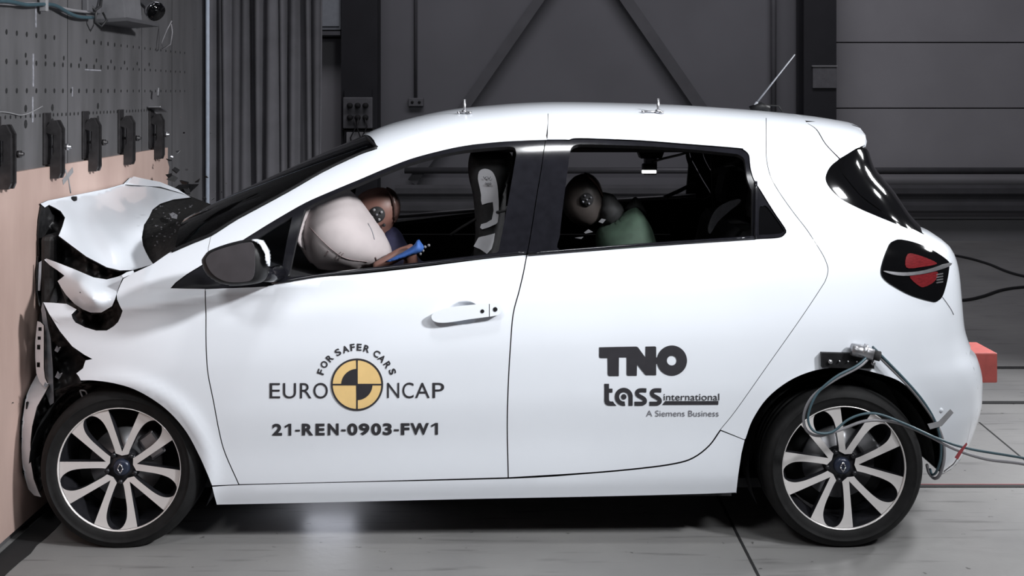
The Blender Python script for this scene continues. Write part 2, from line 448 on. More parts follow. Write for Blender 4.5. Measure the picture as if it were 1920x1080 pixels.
def pix(px, py, d0=4.05, d1=5.15):
    """first point of the car's near flank on the ray of a pixel"""
    ax, az = (px - CX) / F, -(py - CY) / F
    def g(d): return CAMY + d + halfw(ax * d, CAMZ + az * d)
    n = 34; last = d0; hit = None
    for i in range(1, n + 1):
        d = d0 + (d1 - d0) * i / n
        if g(d) >= 0 and halfw(ax * d, CAMZ + az * d) > 0:
            hit = d; break
        last = d
    if hit is None:
        return P(px, py, -0.60)
    lo, hi = last, hit
    for _ in range(22):
        m = (lo + hi) / 2
        if g(m) >= 0 and halfw(ax * m, CAMZ + az * m) > 0: hi = m
        else: lo = m
    return Vector((ax * hi, CAMY + hi, CAMZ + az * hi))

def side(x, z): return Vector((x, -halfw(x, z), z))
def far_side(x, z): return Vector((x, halfw(x, z), z))
def flank(pts, gap=0.0):
    """pixel outline (or ('w', x, z) points) -> outline in the side plane x, z"""
    out = []
    q = [p for p in pts]
    px = [p for p in q if not (isinstance(p[0], str))]
    if gap and len(px) == len(q): q = inset(q, gap)
    for p in q:
        if isinstance(p[0], str): out.append((p[1], p[2]))
        else:
            w = pix(*p); out.append((w.x, w.z))
    return out

def panel(name, outline, holes, mats, parent, gap=1.0, thick=0.02, off=0.0, h=0.03, both=True, far_label=None):
    o2 = flank(outline, gap); h2 = [flank(q, -gap * 0) for q in holes]
    a = shell(name, o2, h2, h, side, mats, parent, thick, False, off)
    b = shell(name, o2, h2, h, far_side, mats, parent, thick, True, off) if both else None
    return a, b

def roof_z(x, y):
    y = abs(y); lo, hi = zbelt(x) - 0.15, ztop(x)
    for _ in range(30):
        m = (lo + hi) / 2
        if halfw(x, m) > y: lo = m
        else: hi = m
    return (lo + hi) / 2

def rear_x(y, z):
    y = abs(y); lo, hi = X0, xrear(z)
    for _ in range(30):
        m = (lo + hi) / 2
        if halfw(m, z) > y: lo = m
        else: hi = m
    return (lo + hi) / 2

# thin-plate depth field over the picture: control points (px, py, y)
def tps(ctrl):
    C = np.array(ctrl, float); n = len(C)
    def phi(r2): return np.where(r2 > 1e-12, r2 * np.log(np.maximum(r2, 1e-12)) * 0.5, 0)
    X = C[:, :2] / 100.0
    K = phi(((X[:, None] - X[None]) ** 2).sum(-1)) + np.eye(n) * 1e-4
    Pm = np.c_[np.ones(n), X]
    A = np.block([[K, Pm], [Pm.T, np.zeros((3, 3))]])
    w = np.linalg.solve(A, np.r_[C[:, 2], 0, 0, 0])
    def f(a, b):
        q = np.array([a, b]) / 100.0
        return float(w[:n] @ phi(((X - q) ** 2).sum(-1)) + w[n] + w[n + 1] * q[0] + w[n + 2] * q[1])
    return f

XW = -1.861
def sheet(name, outline, ctrl, mats, parent, thick=0.003, h=8, holes=(), amp=0.0, wave=(0.21, 0.13, 0.17)):
    """crumpled sheet metal"""
    f = tps(ctrl)
    def lift(a, b):
        y = f(a, b)
        if amp: y += amp * math.sin(a * wave[0] + b * wave[1]) * math.sin(b * wave[2] - a * 0.05)
        p = P(a, b, y)
        if p.x < XW + 0.009: p = on_x(a, b, XW + 0.009)
        return p
    return shell(name, outline, holes, h, lift, mats, parent, thick, True)

def pillow(name, outline, yc, T, mats, parent=None, h=6, R=None, slope=(0, 0), flat=0.5, mem=False):
    """closed rounded body with a given silhouette, centred at depth yc, half thickness T"""
    pv, tr, loops = triangulate(outline, [], h)
    X = np.array([p[0] for p in pv]); Y = np.array([p[1] for p in pv])
    d = segdist(X, Y, loops[0]); R = R or d.max()
    cx, cy = X.mean(), Y.mean()
    hh = T * np.clip(1 - (1 - np.clip(d / R, 0, 1)) ** 2, 0, 1) ** flat
    edge = d < 1e-4
    if mem:                                    # the shape a blown-up bag takes
        n = len(pv); A = np.zeros((n, n)); b = np.ones(n)
        for t in tr:
            for i in range(3):
                A[t[i], t[(i + 1) % 3]] = -1; A[t[(i + 1) % 3], t[i]] = -1
        A[np.arange(n), np.arange(n)] = -A.sum(1)
        A[edge] = 0; A[edge, edge] = 0
        for i in np.nonzero(edge)[0]: A[i, i] = 1
        b[edge] = 0
        u = np.clip(np.linalg.solve(A, b), 0, None); hh = T * (u / u.max()) ** flat
    V = []; idx = []
    for i in range(len(pv)):
        y0 = yc + slope[0] * (X[i] - cx) + slope[1] * (Y[i] - cy)
        c = P(X[i], Y[i], y0)
        if edge[i]: V.append(c); idx.append((len(V) - 1, len(V) - 1))
        else:
            k = len(V); V.append(c + Vector((0, -hh[i], 0))); V.append(c + Vector((0, hh[i], 0))); idx.append((k, k + 1))
    f = [tuple(idx[i][0] for i in (t[0], t[2], t[1])) for t in tr] + [tuple(idx[i][1] for i in t) for t in tr]
    f = [q for q in f if len(set(q)) == 3]
    me = bpy.data.meshes.new(name); me.from_pydata([tuple(v) for v in V], [], f)
    me.polygons.foreach_set('use_smooth', [True] * len(f))
    bm = bmesh.new(); bm.from_mesh(me); bmesh.ops.recalc_face_normals(bm, faces=bm.faces[:]); bm.to_mesh(me); bm.free()
    if mats is None: return me
    return link(name, me, mats, parent)

# ================================================================ the hall
XB = -1.885                                   # steel face of the crash barrier
b = MB(); b.box((-3.2, -6.0, -0.05), (10, 8.1, 0.0)); struct('floor', b.build('floor', 'floor'))
struct('ceiling', MB().box((-3.2, -6.0, 8.6), (10, 8.1, 8.7)).build('ceiling', 'column'))
struct('wall_back', MB().box((-3.2, 8.0, 0), (10, 8.15, 8.6)).build('wall_back', 'wall'))

b = MB(); b.box((-3.2, -6.0, 0), (XB, 1.90, 3.4), 0)
def dot(y, z, r, mi=1):
    n = 8; V = [(XB + 0.0015, y + r * math.cos(2 * math.pi * k / n), z + r * 1.25 * math.sin(2 * math.pi * k / n)) for k in range(n)]
    b.add(V, [tuple(range(n))], mi)
for z, skip in ((1.903, 0.12), (1.793, 0.0), (1.684, 0.0)):
    for k in range(27):
        if skip and 6 <= k <= 8: continue
        dot(-0.79 + 0.09 * k, z, 0.0085 if k < 14 else 0.006)
for k in range(9): dot(-0.62 + 0.19 * k, 1.822, 0.008)
for k in range(44): dot(-0.80 + 0.045 * k, 1.585 - 0.0, 0.006)
for y in (-0.36, 0.16, -0.62): dot(y, 1.615, 0.012); dot(y, 1.555, 0.014)
for k in range(4):                             # chalk lines and smears on the steel
    y, z0, z1 = ((-0.53, 1.935, 2.03), (-0.56, 1.56, 1.66), (-0.555, 1.70, 1.83), (-0.15, 1.66, 1.70))[k]
    b.box((XB, y, z0), (XB + 0.001, y + 0.012, z1), 2)
b.box((XB, 0.0, 1.775), (XB + 0.001, 0.2, 1.780), 2)
for y in (-0.20, 0.78, 1.30):                  # plate joints
    b.box((XB, y, 0), (XB + 0.001, y + 0.004, 3.3), 1)
struct('wall_left', b.build('wall_left', ['barrier', 'hole', 'chalk']))

d1 = MB()
for z0, z1 in ((0.24, 0.746), (0.757, 1.487), (1.499, 2.229), (2.241, 2.97), (2.982, 3.7)):
    d1.box((3.66, 7.94, z0), (8.5, 8.0, z1), 0, 0.006)
struct('door_1', d1.build('door_1', 'door'))
struct('baseboard_back', MB().box((-3.0, 7.9, 0), (9.9, 8.0, 0.235)).build('baseboard_back', 'plinth'))
for i, (y0, y1) in enumerate(((1.90, 1.955), (1.115, 1.165), (-0.195, -0.165))):
    struct('', MB().box((-1.7 if i == 2 else -1.8, y0, 0), (9.8, y1, 0.003)).build('trim_%d' % (i + 1), 'hole'))
struct('', MB().box((1.0, -0.163, 0), (9.8, -0.157, 0.003)).build('trim_7', 'red_tape'))
struct('', MB().box((0.85, -5.5, 0), (0.860, 1.1, 0.002)).build('trim_4', 'hole'))
p0, p1 = on_floor(1836, 792), on_floor(1960, 895); q = (p1 - p0).normalized().cross(Vector((0, 0, 1))) * 0.004
m = MB(); m.add([p0 + q, p1 + q, p1 - q, p0 - q] + [v + Vector((0, 0, 0.0015)) for v in (p0 + q, p1 + q, p1 - q, p0 - q)],
      [(0, 1, 2, 3), (4, 5, 6, 7), (0, 1, 5, 4), (1, 2, 6, 5), (2, 3, 7, 6), (3, 0, 4, 7)])
struct('', m.build('trim_5', 'hole'))
pts = [(-1.86, -3.0)]
for k in range(60):
    y = -3.0 + 4.6 * k / 59; pts.append((-1.755 + random.uniform(-0.007, 0.007), y))
pts.append((-1.86, 1.6))
struct('', MB().prism(pts, 2, 0.0, 0.003).build('trim_6', 'hole'))

def steel_column(x0, x1, y0, y1, label):
    c = empty('steel_column', ((x0 + x1) / 2, (y0 + y1) / 2, 0), label, 'column')
    m = MB(); t = 0.03
    m.box((x0, y0, 0.0), (x1, y0 + t, 8.5), 0); m.box((x0, y1 - t, 0), (x1, y1, 8.5), 0)
    m.box(((x0 + x1) / 2 - 0.02, y0 + t, 0), ((x0 + x1) / 2 + 0.02, y1 - t, 8.5), 0)
    m.build('beam', 'column', c)
    MB().box((x0 - 0.06, y0 - 0.05, 0), (x1 + 0.06, y1 + 0.03, 0.03), 0, 0.004).build('base_plate', 'column', c)
    return c
steel_column(-1.872, -1.478, 7.55, 7.90, 'dark steel column rising behind the windscreen, with socket panel at its foot')
steel_column(3.20, 3.555, 7.55, 7.90, 'dark steel column behind the whip antenna with pale notice on it')

def brace(name, a, bb, w, label):
    m = MB(); a = Vector(a); bb = Vector(bb); t = (bb - a).normalized(); n = t.cross(Vector((0, 1, 0))) * w
    V = []
    for y in (0, 0.05):
        for p in (a + n, bb + n, bb - n, a - n): V.append(p + Vector((0, y, 0)))
    m.add(V, [(0, 1, 2, 3), (4, 7, 6, 5), (0, 4, 5, 1), (1, 5, 6, 2), (2, 6, 7, 3), (3, 7, 4, 0)])
    return tag(m.build(name, 'brace'), label, 'brace', 'diagonal wall braces')
A = P(885, 180, 7.85); B = P(1010, 0, 7.85); d = (A - B)
brace('diagonal_brace', A + d * 0.9, B - d * 0.6, 0.055, 'dark diagonal wall brace leaning to the right above the windscreen end of the roof')
A = P(1307, 191, 7.85); B = P(1175, 0, 7.85); d = (A - B)
brace('diagonal_brace', A + d * 0.9, B - d * 0.5, 0.065, 'dark diagonal wall brace leaning to the left above the rear door')

g = empty('guard_rail', (2.0, 7.75, 0), 'dark corrugated guard rail running low along the hall wall', 'rail')
prof_w = [(7.74, 0.33), (7.70, 0.36), (7.70, 0.42), (7.75, 0.455), (7.75, 0.515), (7.70, 0.55), (7.70, 0.61), (7.74, 0.645),
          (7.755, 0.64), (7.715, 0.605), (7.715, 0.555), (7.765, 0.52), (7.765, 0.45), (7.715, 0.415), (7.715, 0.365), (7.755, 0.335)]
MB().prism(prof_w, 0, -1.3, 3.1).build('beam', 'rail', g)
MB().prism(prof_w, 0, 3.1, 8.0).build('beam', 'rail', g)
for x in (-0.9, 0.7, 2.3, 4.2, 5.6, 7.0):
    MB().box((x - 0.04, 7.765, 0.455), (x + 0.04, 7.995, 0.515)).build('bracket', 'rail', g)
tag(MB().cyl((-1.2, 7.80, 0.80), (8.0, 7.80, 0.80), 0.035).build('heating_pipe', 'rail'), 'thin dark pipe running above the guard rail', 'pipe')

# curtain: folded sheet
V = []; Fc = []; n = 160; rows = 14
for j in range(rows + 1):
    z = 0.02 + 4.6 * j / rows
    for i in range(n + 1):
        u = i / n; x = -2.46 + 1.02 * u
        y = 3.7 + 0.025 * math.sin(u * 61 + 1.6 * math.sin(u * 9)) + 0.03 * math.sin(u * 17 + j * 0.12) + 0.012 * math.sin(u * 103 + j * 0.1)
        V.append((x + 0.012 * math.sin(u * 30 + j * 0.25), y, z))
for j in range(rows):
    for i in range(n): a = j * (n + 1) + i; Fc.append((a, a + 1, a + n + 2, a + n + 1))
cur = MB().add(V, Fc, 0, True).build('curtain', 'curtain')
cur.modifiers.new('s', 'SOLIDIFY').thickness = 0.008
tag(cur, 'dark grey folded curtain hanging beside the blue-grey pole', 'curtain')
b = MB(); b.cyl((-1.853, 1.93, 0), (-1.853, 1.93, 3.6), 0.0125); b.box((-1.90, 1.90, 0), (-1.80, 1.97, 0.012), 0, 0.002)
tag(b.build('upright_pole', 'pipe'), 'thin blue-grey vertical pole at the end of the steel barrier', 'pole')

c = empty('wall_cabinet', (-2.1, 7.7, 2.36), 'pale grey cabinet hung high beside the socket panel column', 'cabinet')
MB().box((-2.30, 7.62, 2.36), (-1.885, 7.98, 3.3), 0, 0.01).build('body', 'cabinet', c)
MB().box((-2.28, 7.60, 2.40), (-1.90, 7.62, 3.2), 0, 0.004).build('door', 'cabinet', c)
MB().box((-2.30, 7.58, 2.30), (-1.885, 7.98, 2.345), 0, 0.004).build('ledge', 'brace', c)
tag(MB().box((-2.32, 7.93, 0.24), (-1.89, 8.0, 2.28), 0, 0.004).build('wall_panel', 'door'), 'flat pale wall panel below the grey cabinet', 'panel')

c = empty('socket_panel', (-1.68, 7.48, 1.1), 'grey panel of round power sockets on the column foot', 'socket panel')
MB().box((-1.84, 7.46, 1.28), (-1.52, 7.54, 1.62), 0, 0.01).build('body', 'dim', c)
for i in range(3):
    for j in range(2):
        x = -1.76 + 0.085 * i; z = 1.53 - 0.13 * j
        MB().cyl((x, 7.40, z), (x, 7.47, z), 0.03).build('socket', 'hole', c)
MB().box((-1.80, 7.44, 1.06), (-1.55, 7.53, 1.24), 0, 0.006).build('fuse_box', 'plinth', c)
for x, dx in ((-1.72, 0.03), (-1.66, -0.02), (-1.60, 0.03)):
    MB().tube([(x, 7.41, 1.42), (x + dx, 7.40, 1.3), (x - dx, 7.41, 1.18), (x, 7.42, 1.0)], 0.008, 0, 6).build('lead', 'cable', c)
MB().box((-1.86, 7.5, 1.26), (-1.50, 7.545, 1.285)).build('shelf', 'hole', c)
MB().box((-1.83, 7.50, 1.0), (-1.53, 7.55, 1.7)).build('backing', 'column', c)

c = empty('wall_socket', (-1.09, 7.98, 1.57), 'double wall socket box at the foot of a thin conduit above the windscreen', 'socket')
MB().box((-1.17, 7.93, 1.515), (-1.00, 8.0, 1.61), 0, 0.008).build('box', 'dim', c)
for x in (-1.125, -1.045): MB().cyl((x, 7.922, 1.562), (x, 7.935, 1.562), 0.016).build('socket', 'hole', c)
MB().tube([(-1.09, 7.97, 1.61), (-1.09, 7.97, 4.5)], 0.018, 0, 8).build('conduit', 'brace', c)
tag(MB().cyl((2.95, 7.92, 0.6), (2.95, 7.92, 4.6), 0.03).build('drain_pipe', 'brace'), 'thin dark vertical pipe just left of the antenna column', 'pipe')
c = empty('notice', (3.38, 7.5, 1.85), 'pale grey notice sheet in a holder on the antenna column', 'notice')
MB().box((3.29, 7.52, 1.72), (3.55, 7.55, 1.96), 0, 0.003).build('sheet', 'dim', c)
MB().box((3.28, 7.505, 1.952), (3.56, 7.55, 1.968), 0, 0.002).build('clip_bar', 'plinth', c)

# plywood on the barrier
bd = MB(); bd.box((XB + 0.002, -3.0, 0.035), (XW, 1.15, 1.378), 0, 0.002)
bd.prism([(1.15, 1.30), (1.175, 1.27), (1.152, 1.22)], 0, XB + 0.001, XW); bd.prism([(1.15, 0.96), (1.19, 0.93), (1.15, 0.88)], 0, XB + 0.001, XW)
board = tag(bd.build('plywood_board', 'board'), 'pinkish plywood board clamped to the steel barrier, car nose pressed against it', 'board')
m = MB(); pts = [on_x(px, py, XW + 0.0008) for px, py in ((122, 318), (128, 335), (132, 362))]
m.tube(pts, 0.004, 0, 6)
for (x0, y0, x1, y1) in ((118, 342, 137, 318),):
    a, bb = on_x(x0, y0, XW + 0.0015), on_x(x1, y1, XW + 0.0015); t = (bb - a).normalized(); nn = Vector((0, t.z, -t.y)) * 0.012
    m.add([a + nn, bb + nn, bb - nn, a - nn], [(0, 1, 2, 3)])
mk = m.build('cross_mark', 'tape', board)

def clamp(y, dz, label):
    c = empty('clamp', (XB, y, 1.33), label, 'clamp', 'steel clamps holding the plywood')
    MB().box((XB, y - 0.04, 1.38 + dz), (XB + 0.010, y + 0.028, 1.59 + dz), 0, 0.003).build('shadow_plate', 'clamp', c)  # dark plate behind the jaws, stands in for the clamp's shadow on the steel
    pr = [(XB + 0.010, 1.535), (XB + 0.035, 1.56), (XB + 0.048, 1.56), (XB + 0.066, 1.525), (XB + 0.066, 1.345), (XB + 0.058, 1.325), (XW + 0.002, 1.325), (XW + 0.002, 1.40), (XB + 0.04, 1.43), (XB + 0.04, 1.50), (XB + 0.010, 1.51)]
    for k in (-1, 1):
        MB().prism([(p[0], p[1] + dz) for p in pr], 1, y + k * 0.019 - 0.007, y + k * 0.019 + 0.007).build('jaw', 'clamp', c)
    MB().box((XB + 0.03, y - 0.013, 1.35 + dz), (XB + 0.058, y + 0.013, 1.51 + dz)).build('spacer', 'clamp', c)
    m = MB(); m.cyl((XB + 0.01, y + 0.036, 1.45 + dz), (XB + 0.088, y + 0.036, 1.45 + dz), 0.007); m.cyl((XB + 0.066, y + 0.036, 1.45 + dz), (XB + 0.078, y + 0.036, 1.45 + dz), 0.015, 0, 6)
    m.build('bolt', 'steel' if y > 0.8 or -0.5 < y < -0.3 else 'clamp', c)
    return c
for y, dz, l in ((-0.88, 0.0, 'dark steel clamp cut by the picture edge, largest of the five on the plywood'),
                 (-0.42, 0.005, 'dark steel clamp above the taped cross mark on the plywood'),
                 (0.0, 0.005, 'dark steel clamp in the middle of the five, between cross mark and bonnet peak'),
                 (0.46, 0.005, 'dark steel clamp right above the crumpled bonnet peak'),
                 (0.93, 0.005, 'dark steel clamp at the torn end of the plywood, loose metal tab on top')):
    clamp(y, dz, l)
m = MB(); m.box((XB + 0.01, 0.85, 1.585), (XB + 0.075, 0.98, 1.595), 0, 0.003, Matrix.Rotation(-0.2, 3, 'X'))
m.box((XB + 0.04, 0.9, 1.655), (XB + 0.05, 0.92, 1.70), 0, 0.002, Matrix.Rotation(-0.3, 3, 'X'))
tag(m.build('metal_tab', 'steel'), 'loose bright metal tab standing on the clamp at the torn plywood end', 'tab')

# lamp and cables on the barrier
c = empty('barrier_lamp', (XB, 0.4, 2.0), 'grey lamp housing with bright snout bolted high on the steel barrier', 'lamp')
MB().box((XB, -0.04, 2.03), (XB + 0.03, 0.12, 2.40), 0, 0.006).build('mount_plate', 'brace', c)
MB().prism([(XB, 2.00), (XB + 0.13, 2.015), (XB + 0.13, 2.03), (XB + 0.10, 2.34), (XB, 2.34)], 1, 0.13, 0.38).build('housing', 'dim', c)
MB().box((XB, 0.38, 2.03), (XB + 0.06, 0.50, 2.34), 0, 0.004).build('shade', 'hole', c)
m = MB(); m.prism([(XB, 1.99), (XB + 0.15, 2.0), (XB + 0.15, 2.016), (XB, 2.006)], 1, 0.11, 0.58); m.build('tray', 'rail', c)
m = MB(); a = P(268, 0, 0.66); bb = P(292, 22, 0.60)
m.tube([a, a + (bb - a) * 0.7, a + (bb - a) * 0.75, bb], [0.028, 0.03, 0.045, 0.05], 0, 16); sn = m.build('snout', 'chrome', c)
MB().tube([bb, bb + (bb - a).normalized() * 0.012], 0.046, 0, 16).build('lens', 'gloss', sn)
MB().tube([P(165, 5, 0.0), P(178, 20, 0.02), P(188, 12, 0.05), P(190, -4, 0.08)], 0.007, 0, 6).build('lead', 'cable', c)
MB().tube([P(180, 22, -0.02), P(178, 40, 0.0), P(190, 50, 0.03), P(200, 38, 0.06), P(193, 24, 0.08)], 0.005, 0, 6).build('lead', 'cable', c)
def wire(name, px, x, r, mt, label, cat='cable'):
    q = sm(px, 5); return tag(MB().tube([on_x(a, bb, x) for a, bb in q], r, 0, 6).build(name, mt), label, cat)
wire('cable', [(-40, 4), (0, 6), (30, 8), (60, 7), (88, 9), (110, 14), (140, 20), (168, 23)], XB + 0.02, 0.007, 'hose_grey', 'upper pale cable strung along the top of the barrier to the lamp')
wire('cable', [(-40, 2), (5, 2), (25, 4), (50, 9), (85, 8), (105, 11), (130, 25), (150, 32), (175, 33)], XB + 0.03, 0.008, 'hose_teal', 'lower dark teal cable strung along the top of the barrier to the lamp')
m = MB(); m.box(on_x(80, 12, XB + 0.02) - Vector((0.01, 0.012, 0.02)), on_x(80, 12, XB + 0.02) + Vector((0.02, 0.012, 0.03)), 0, 0.004)
tag(m.build('cable_tie', 'plinth'), 'white cable tie round the two cables on the barrier', 'tie')
wire('string', [(-30, 214), (0, 210), (20, 212), (38, 216), (55, 212), (80, 199)], XB + 0.006, 0.002, 'plinth', 'thin pale string dangling across the steel barrier above the clamps', 'string')
# ================================================================ the car
car = empty('car', (0, 0, 0), 'white five-door hatchback crushed nose-first against the plywood barrier', 'car')
PB = ['paint', 'black']

GAPF = [(390, 490), (387, 515), (385, 540), (385, 565), (386, 590), (386, 630), (387, 665), (390, 702), (400, 752), (411, 810), (422, 850), (448, 909)]
GAPB = [(1027, 230), (1024, 255), (1020, 280), (1014, 322), (1007, 363), (999, 415), (992, 457), (988, 477)]
GAPB2 = [(988, 477), (981, 513), (973, 547), (962, 590), (957, 650), (953, 720), (951, 800), (953, 896)]
GAPR = [(1437, 237), (1437, 270), (1438, 300), (1445, 330), (1457, 353), (1473, 377), (1492, 403), (1513, 430), (1530, 456), (1543, 477), (1551, 495), (1553, 508),
        (1549, 524), (1540, 540), (1500, 600), (1440, 685), (1380, 770), (1351, 806), (1330, 835), (1300, 858), (1265, 869), (1200, 878), (1100, 887), (953, 896)]
BELT1 = [(385, 541), (500, 536), (525, 527), (600, 519), (673, 513), (773, 502), (907, 485), (988, 477)]
BELT2 = [(988, 477), (1080, 468), (1113, 469), (1247, 459), (1413, 448), (1452, 446), (1466, 443), (1473, 436)]
TOP1 = [(390, 491), (425, 469), (460, 447), (515, 413), (573, 380), (625, 357), (673, 337), (725, 315), (773, 297), (825, 283), (873, 273), (925, 267), (970, 264), (1026, 262)]
WIN2 = [(1473, 436), (1471, 428), (1450, 397), (1427, 360), (1413, 337), (1407, 318), (1405, 303), (1403, 290), (1393, 281), (1380, 278), (1280, 270), (1200, 264), (1127, 261), (1080, 260), (1067, 263)]
BELT2 = [(988, 477), (1047, 473), (1113, 469), (1180, 464), (1247, 459), (1330, 453), (1413, 448), (1452, 446), (1466, 443), (1473, 436)]
SILLT = [(397, 912), (448, 909), (600, 905), (953, 897), (1100, 888), (1200, 879), (1265, 870), (1300, 859), (1330, 836), (1351, 807)]
S5 = lambda q: sm(q, 4)

RAILT = [(707, 275), (735, 261), (770, 247), (820, 233), (873, 223), (950, 216), (1027, 213), (1130, 211), (1230, 212), (1340, 216), (1437, 221), (1509, 226)]
# doors
CUP = sm([(838, 590), (842, 576), (855, 567), (870, 564), (885, 566), (897, 575), (901, 589), (891, 603), (873, 609.5), (855, 607), (842, 600)], 4, True)
d1, d1f = panel('door', S5(BELT1) + S5(GAPB2)[1:] + sm([(953, 896), (700, 903), (448, 909)], 8)[1:] + S5(GAPF)[::-1][1:-8], [CUP], PB, car, 1.1)
d1['label'] = 'door with round emblem and test number'
W2 = S5(WIN2)
d2, d2f = panel('door', [(1027, 211.5)] + [(a, q - 1.2) for a, q in S5(RAILT)[25:41]] + S5(GAPR) + S5(GAPB2)[::-1][1:] + S5(BELT2)[1:] + W2[1:] + [(1060, 262.5), (1025, 262.5), (1026, 250)], [], PB, car, 1.1)
d2['label'] = 'door with two black logos'

# black window frames
H1 = sm([(571, 392), (600, 376), (673, 344), (725, 322), (773, 304), (825, 290), (873, 281), (925, 276), (955, 274)], 4) + sm([(955, 274), (965, 277), (968, 288), (966, 300), (954, 370), (938, 455), (935, 470), (930, 474)], 4)[1:] + \
    sm([(930, 474), (900, 478), (773, 493), (673, 504), (548, 519), (543, 515), (545, 500), (560, 430), (571, 392)], 4)[1:-1]
HV = [(474, 452), (510, 428), (548, 405), (538, 450), (529, 500), (526, 509), (500, 514), (470, 516), (440, 518), (440, 480)]
f1, f1f = panel('window_frame', [(322, 540), (330, 530), (350, 515), (378, 498)] + S5(TOP1)[1:] + S5(GAPB)[5:] + S5(BELT1)[::-1][1:], [H1, HV], ['satin', 'trim'], car, 0.8, off=-0.002)
H2 = sm([(1068, 290), (1071, 277), (1080, 271), (1100, 270), (1200, 273), (1280, 278), (1370, 287), (1386, 290), (1395, 297), (1398, 310), (1401, 335), (1407, 352), (1410, 365), (1410, 442)], 4) + \
    sm([(1410, 442), (1330, 448), (1247, 453), (1113, 463), (1049, 468), (1050, 440), (1054, 400), (1068, 290)], 4)[1:-1]
HQ = sm([(1424, 392), (1430, 387), (1440, 389), (1469, 429), (1468, 435), (1460, 438), (1428, 440), (1423, 436)], 4, True)
f2, f2f = panel('window_frame', S5(GAPB)[4:] + S5(BELT2)[1:] + W2[1:] + [(1060, 262.5)], [H2, HQ], ['satin', 'trim'], car, 0.8, off=-0.002)
panel('window_pane', HQ, [], ['gloss', 'trim'], car, -0.5, 0.004, -0.006)
panel('window_pane', inset(HV, -1.5), [], ['glass'], car, 0, 0.003, -0.012, h=0.05)
# weather strips and window dividers
def strip(name, pts, r, m, far=True, off=0.004):
    q = [pix(*p) for p in sm(pts, 5)]
    for s in ((1, -1) if far else (1,)):
        MB().tube([Vector((v.x, (v.y - off) * s, v.z)) for v in q], r, 0, 8).build(name, m, car)
strip('belt_strip', [(510, 531), (600, 516), (673, 508), (773, 497), (907, 481), (987, 473)], 0.006, 'satin')
strip('belt_strip', [(990, 476), (1113, 466), (1247, 456), (1413, 445)], 0.006, 'satin')
strip('window_divider', [(1417, 340), (1417, 400), (1416, 447)], 0.006, 'satin')

# body side: pillar, roof frame, sill, wing, quarter
UPP = [(397, 437), (440, 411), (490, 384), (540, 357), (607, 319), (673, 288), (707, 275)]
panel('pillar', sm(UPP, 5) + S5(RAILT)[1:25] + [(1027, 229)] + S5(GAPB)[:5] + S5(TOP1)[::-1] + [(391, 465)], [], PB, car, 0.0, h=0.025)
SILLB = [(406, 947), (600, 943), (900, 936), (1150, 931), (1381, 925)]
panel('sill', sm(SILLT, 4) + [(1397, 825), (1391, 850), (1385, 890), (1381, 925)] + sm(SILLB, 4)[::-1] + [(400, 925)], [], PB, car, 0.8)
TOPF = [(397, 437), (391, 465), (390, 488), (378, 498), (350, 515), (330, 530), (321, 540), (384, 541)]
ARCH1 = [(151, 714), (175, 714), (212, 719), (250, 730), (287, 750), (320, 776), (350, 812), (373, 855), (387, 886), (397, 911)]
FRONT = [(151, 714), (147, 706), (142, 700), (155, 690), (158, 680), (160, 675), (172, 673), (158, 666), (135, 650), (112, 622), (92, 590), (80, 566), (100, 567), (125, 569), (145, 580), (135, 590),
         (137, 597), (142, 604), (160, 613), (180, 619), (200, 619), (213, 611), (221, 603), (226, 592), (229, 583), (224, 574), (219, 562), (218, 552), (225, 534), (231, 522), (250, 511), (270, 502), (287, 494)]
wing, wingf = panel('wing', FRONT + sm([(287, 494), (327, 467), (360, 453), (397, 437)], 4)[1:] + TOPF[1:] + S5(GAPF)[8:] + sm(ARCH1, 4)[::-1][:-1], [], PB, car, 0.8, h=0.022)

GLQ = sm([(1573, 299), (1560, 309), (1551, 322), (1548, 337), (1556, 353), (1577, 373), (1613, 392), (1663, 413), (1700, 428)], 4)
ARCH2 = sm([(1398, 822), (1411, 787), (1438, 747), (1478, 715), (1522, 696), (1567, 689), (1611, 692), (1669, 707), (1700, 724), (1736, 758), (1753, 789), (1766, 822), (1769, 853), (1764, 886)], 4)
TL = sm([(1651, 510), (1655, 488), (1666, 460), (1675, 452), (1688, 450), (1718, 457), (1749, 471), (1774, 488), (1778, 498), (1774, 527), (1766, 554), (1757, 564), (1745, 565), (1708, 554), (1679, 539), (1658, 524)], 4, True)
def seam_x(z): return X0 + 0.872 * (xrear(z) - X0)
zs_g = pix(1700, 428).z
seam = [('w', seam_x(z), z) for z in np.linspace(1.135, 0.20, 40)]
p1428 = pix(1700, 428)
panel('quarter_panel', S5(RAILT)[40:] + sm([(1510, 229), (1530, 243), (1547, 270), (1573, 298)], 4)[1:] + GLQ[1:] + [(1712, 430)] + seam + [(1767, 884)] + ARCH2[::-1][1:] + [(1396, 824), (1352, 806)] + S5(GAPR)[:-24][::-1][0:-1],
      [TL], PB, car, 0, h=0.025)
panel('quarter_glass', GLQ + sm([(1700, 428), (1653, 397), (1613, 367), (1580, 327), (1573, 310)], 4)[1:-1], [], ['gloss', 'trim'], car, 0.4, off=0.001)
hz = np.linspace(1.455, 1.13, 16)
panel('tailgate_glass', [(1573, 309), (1580, 326), (1613, 366), (1653, 396), (1701, 428), (1712, 429.5)] + [('w', seam_x(z), z) for z in hz[::-1]] + [(1600, 283), (1574, 299)], [], ['gloss', 'trim'], car, 0, off=0.001)
panel('spoiler', sm([(1511, 229), (1532, 243), (1549, 270), (1575, 297)], 4) + [(1590, 288), (1604, 279)] + [('w', seam_x(z), z) for z in np.linspace(1.47, 1.545, 6)] + [(1580, 236), (1550, 231), (1530, 228)], [], PB, car, 0, h=0.02)

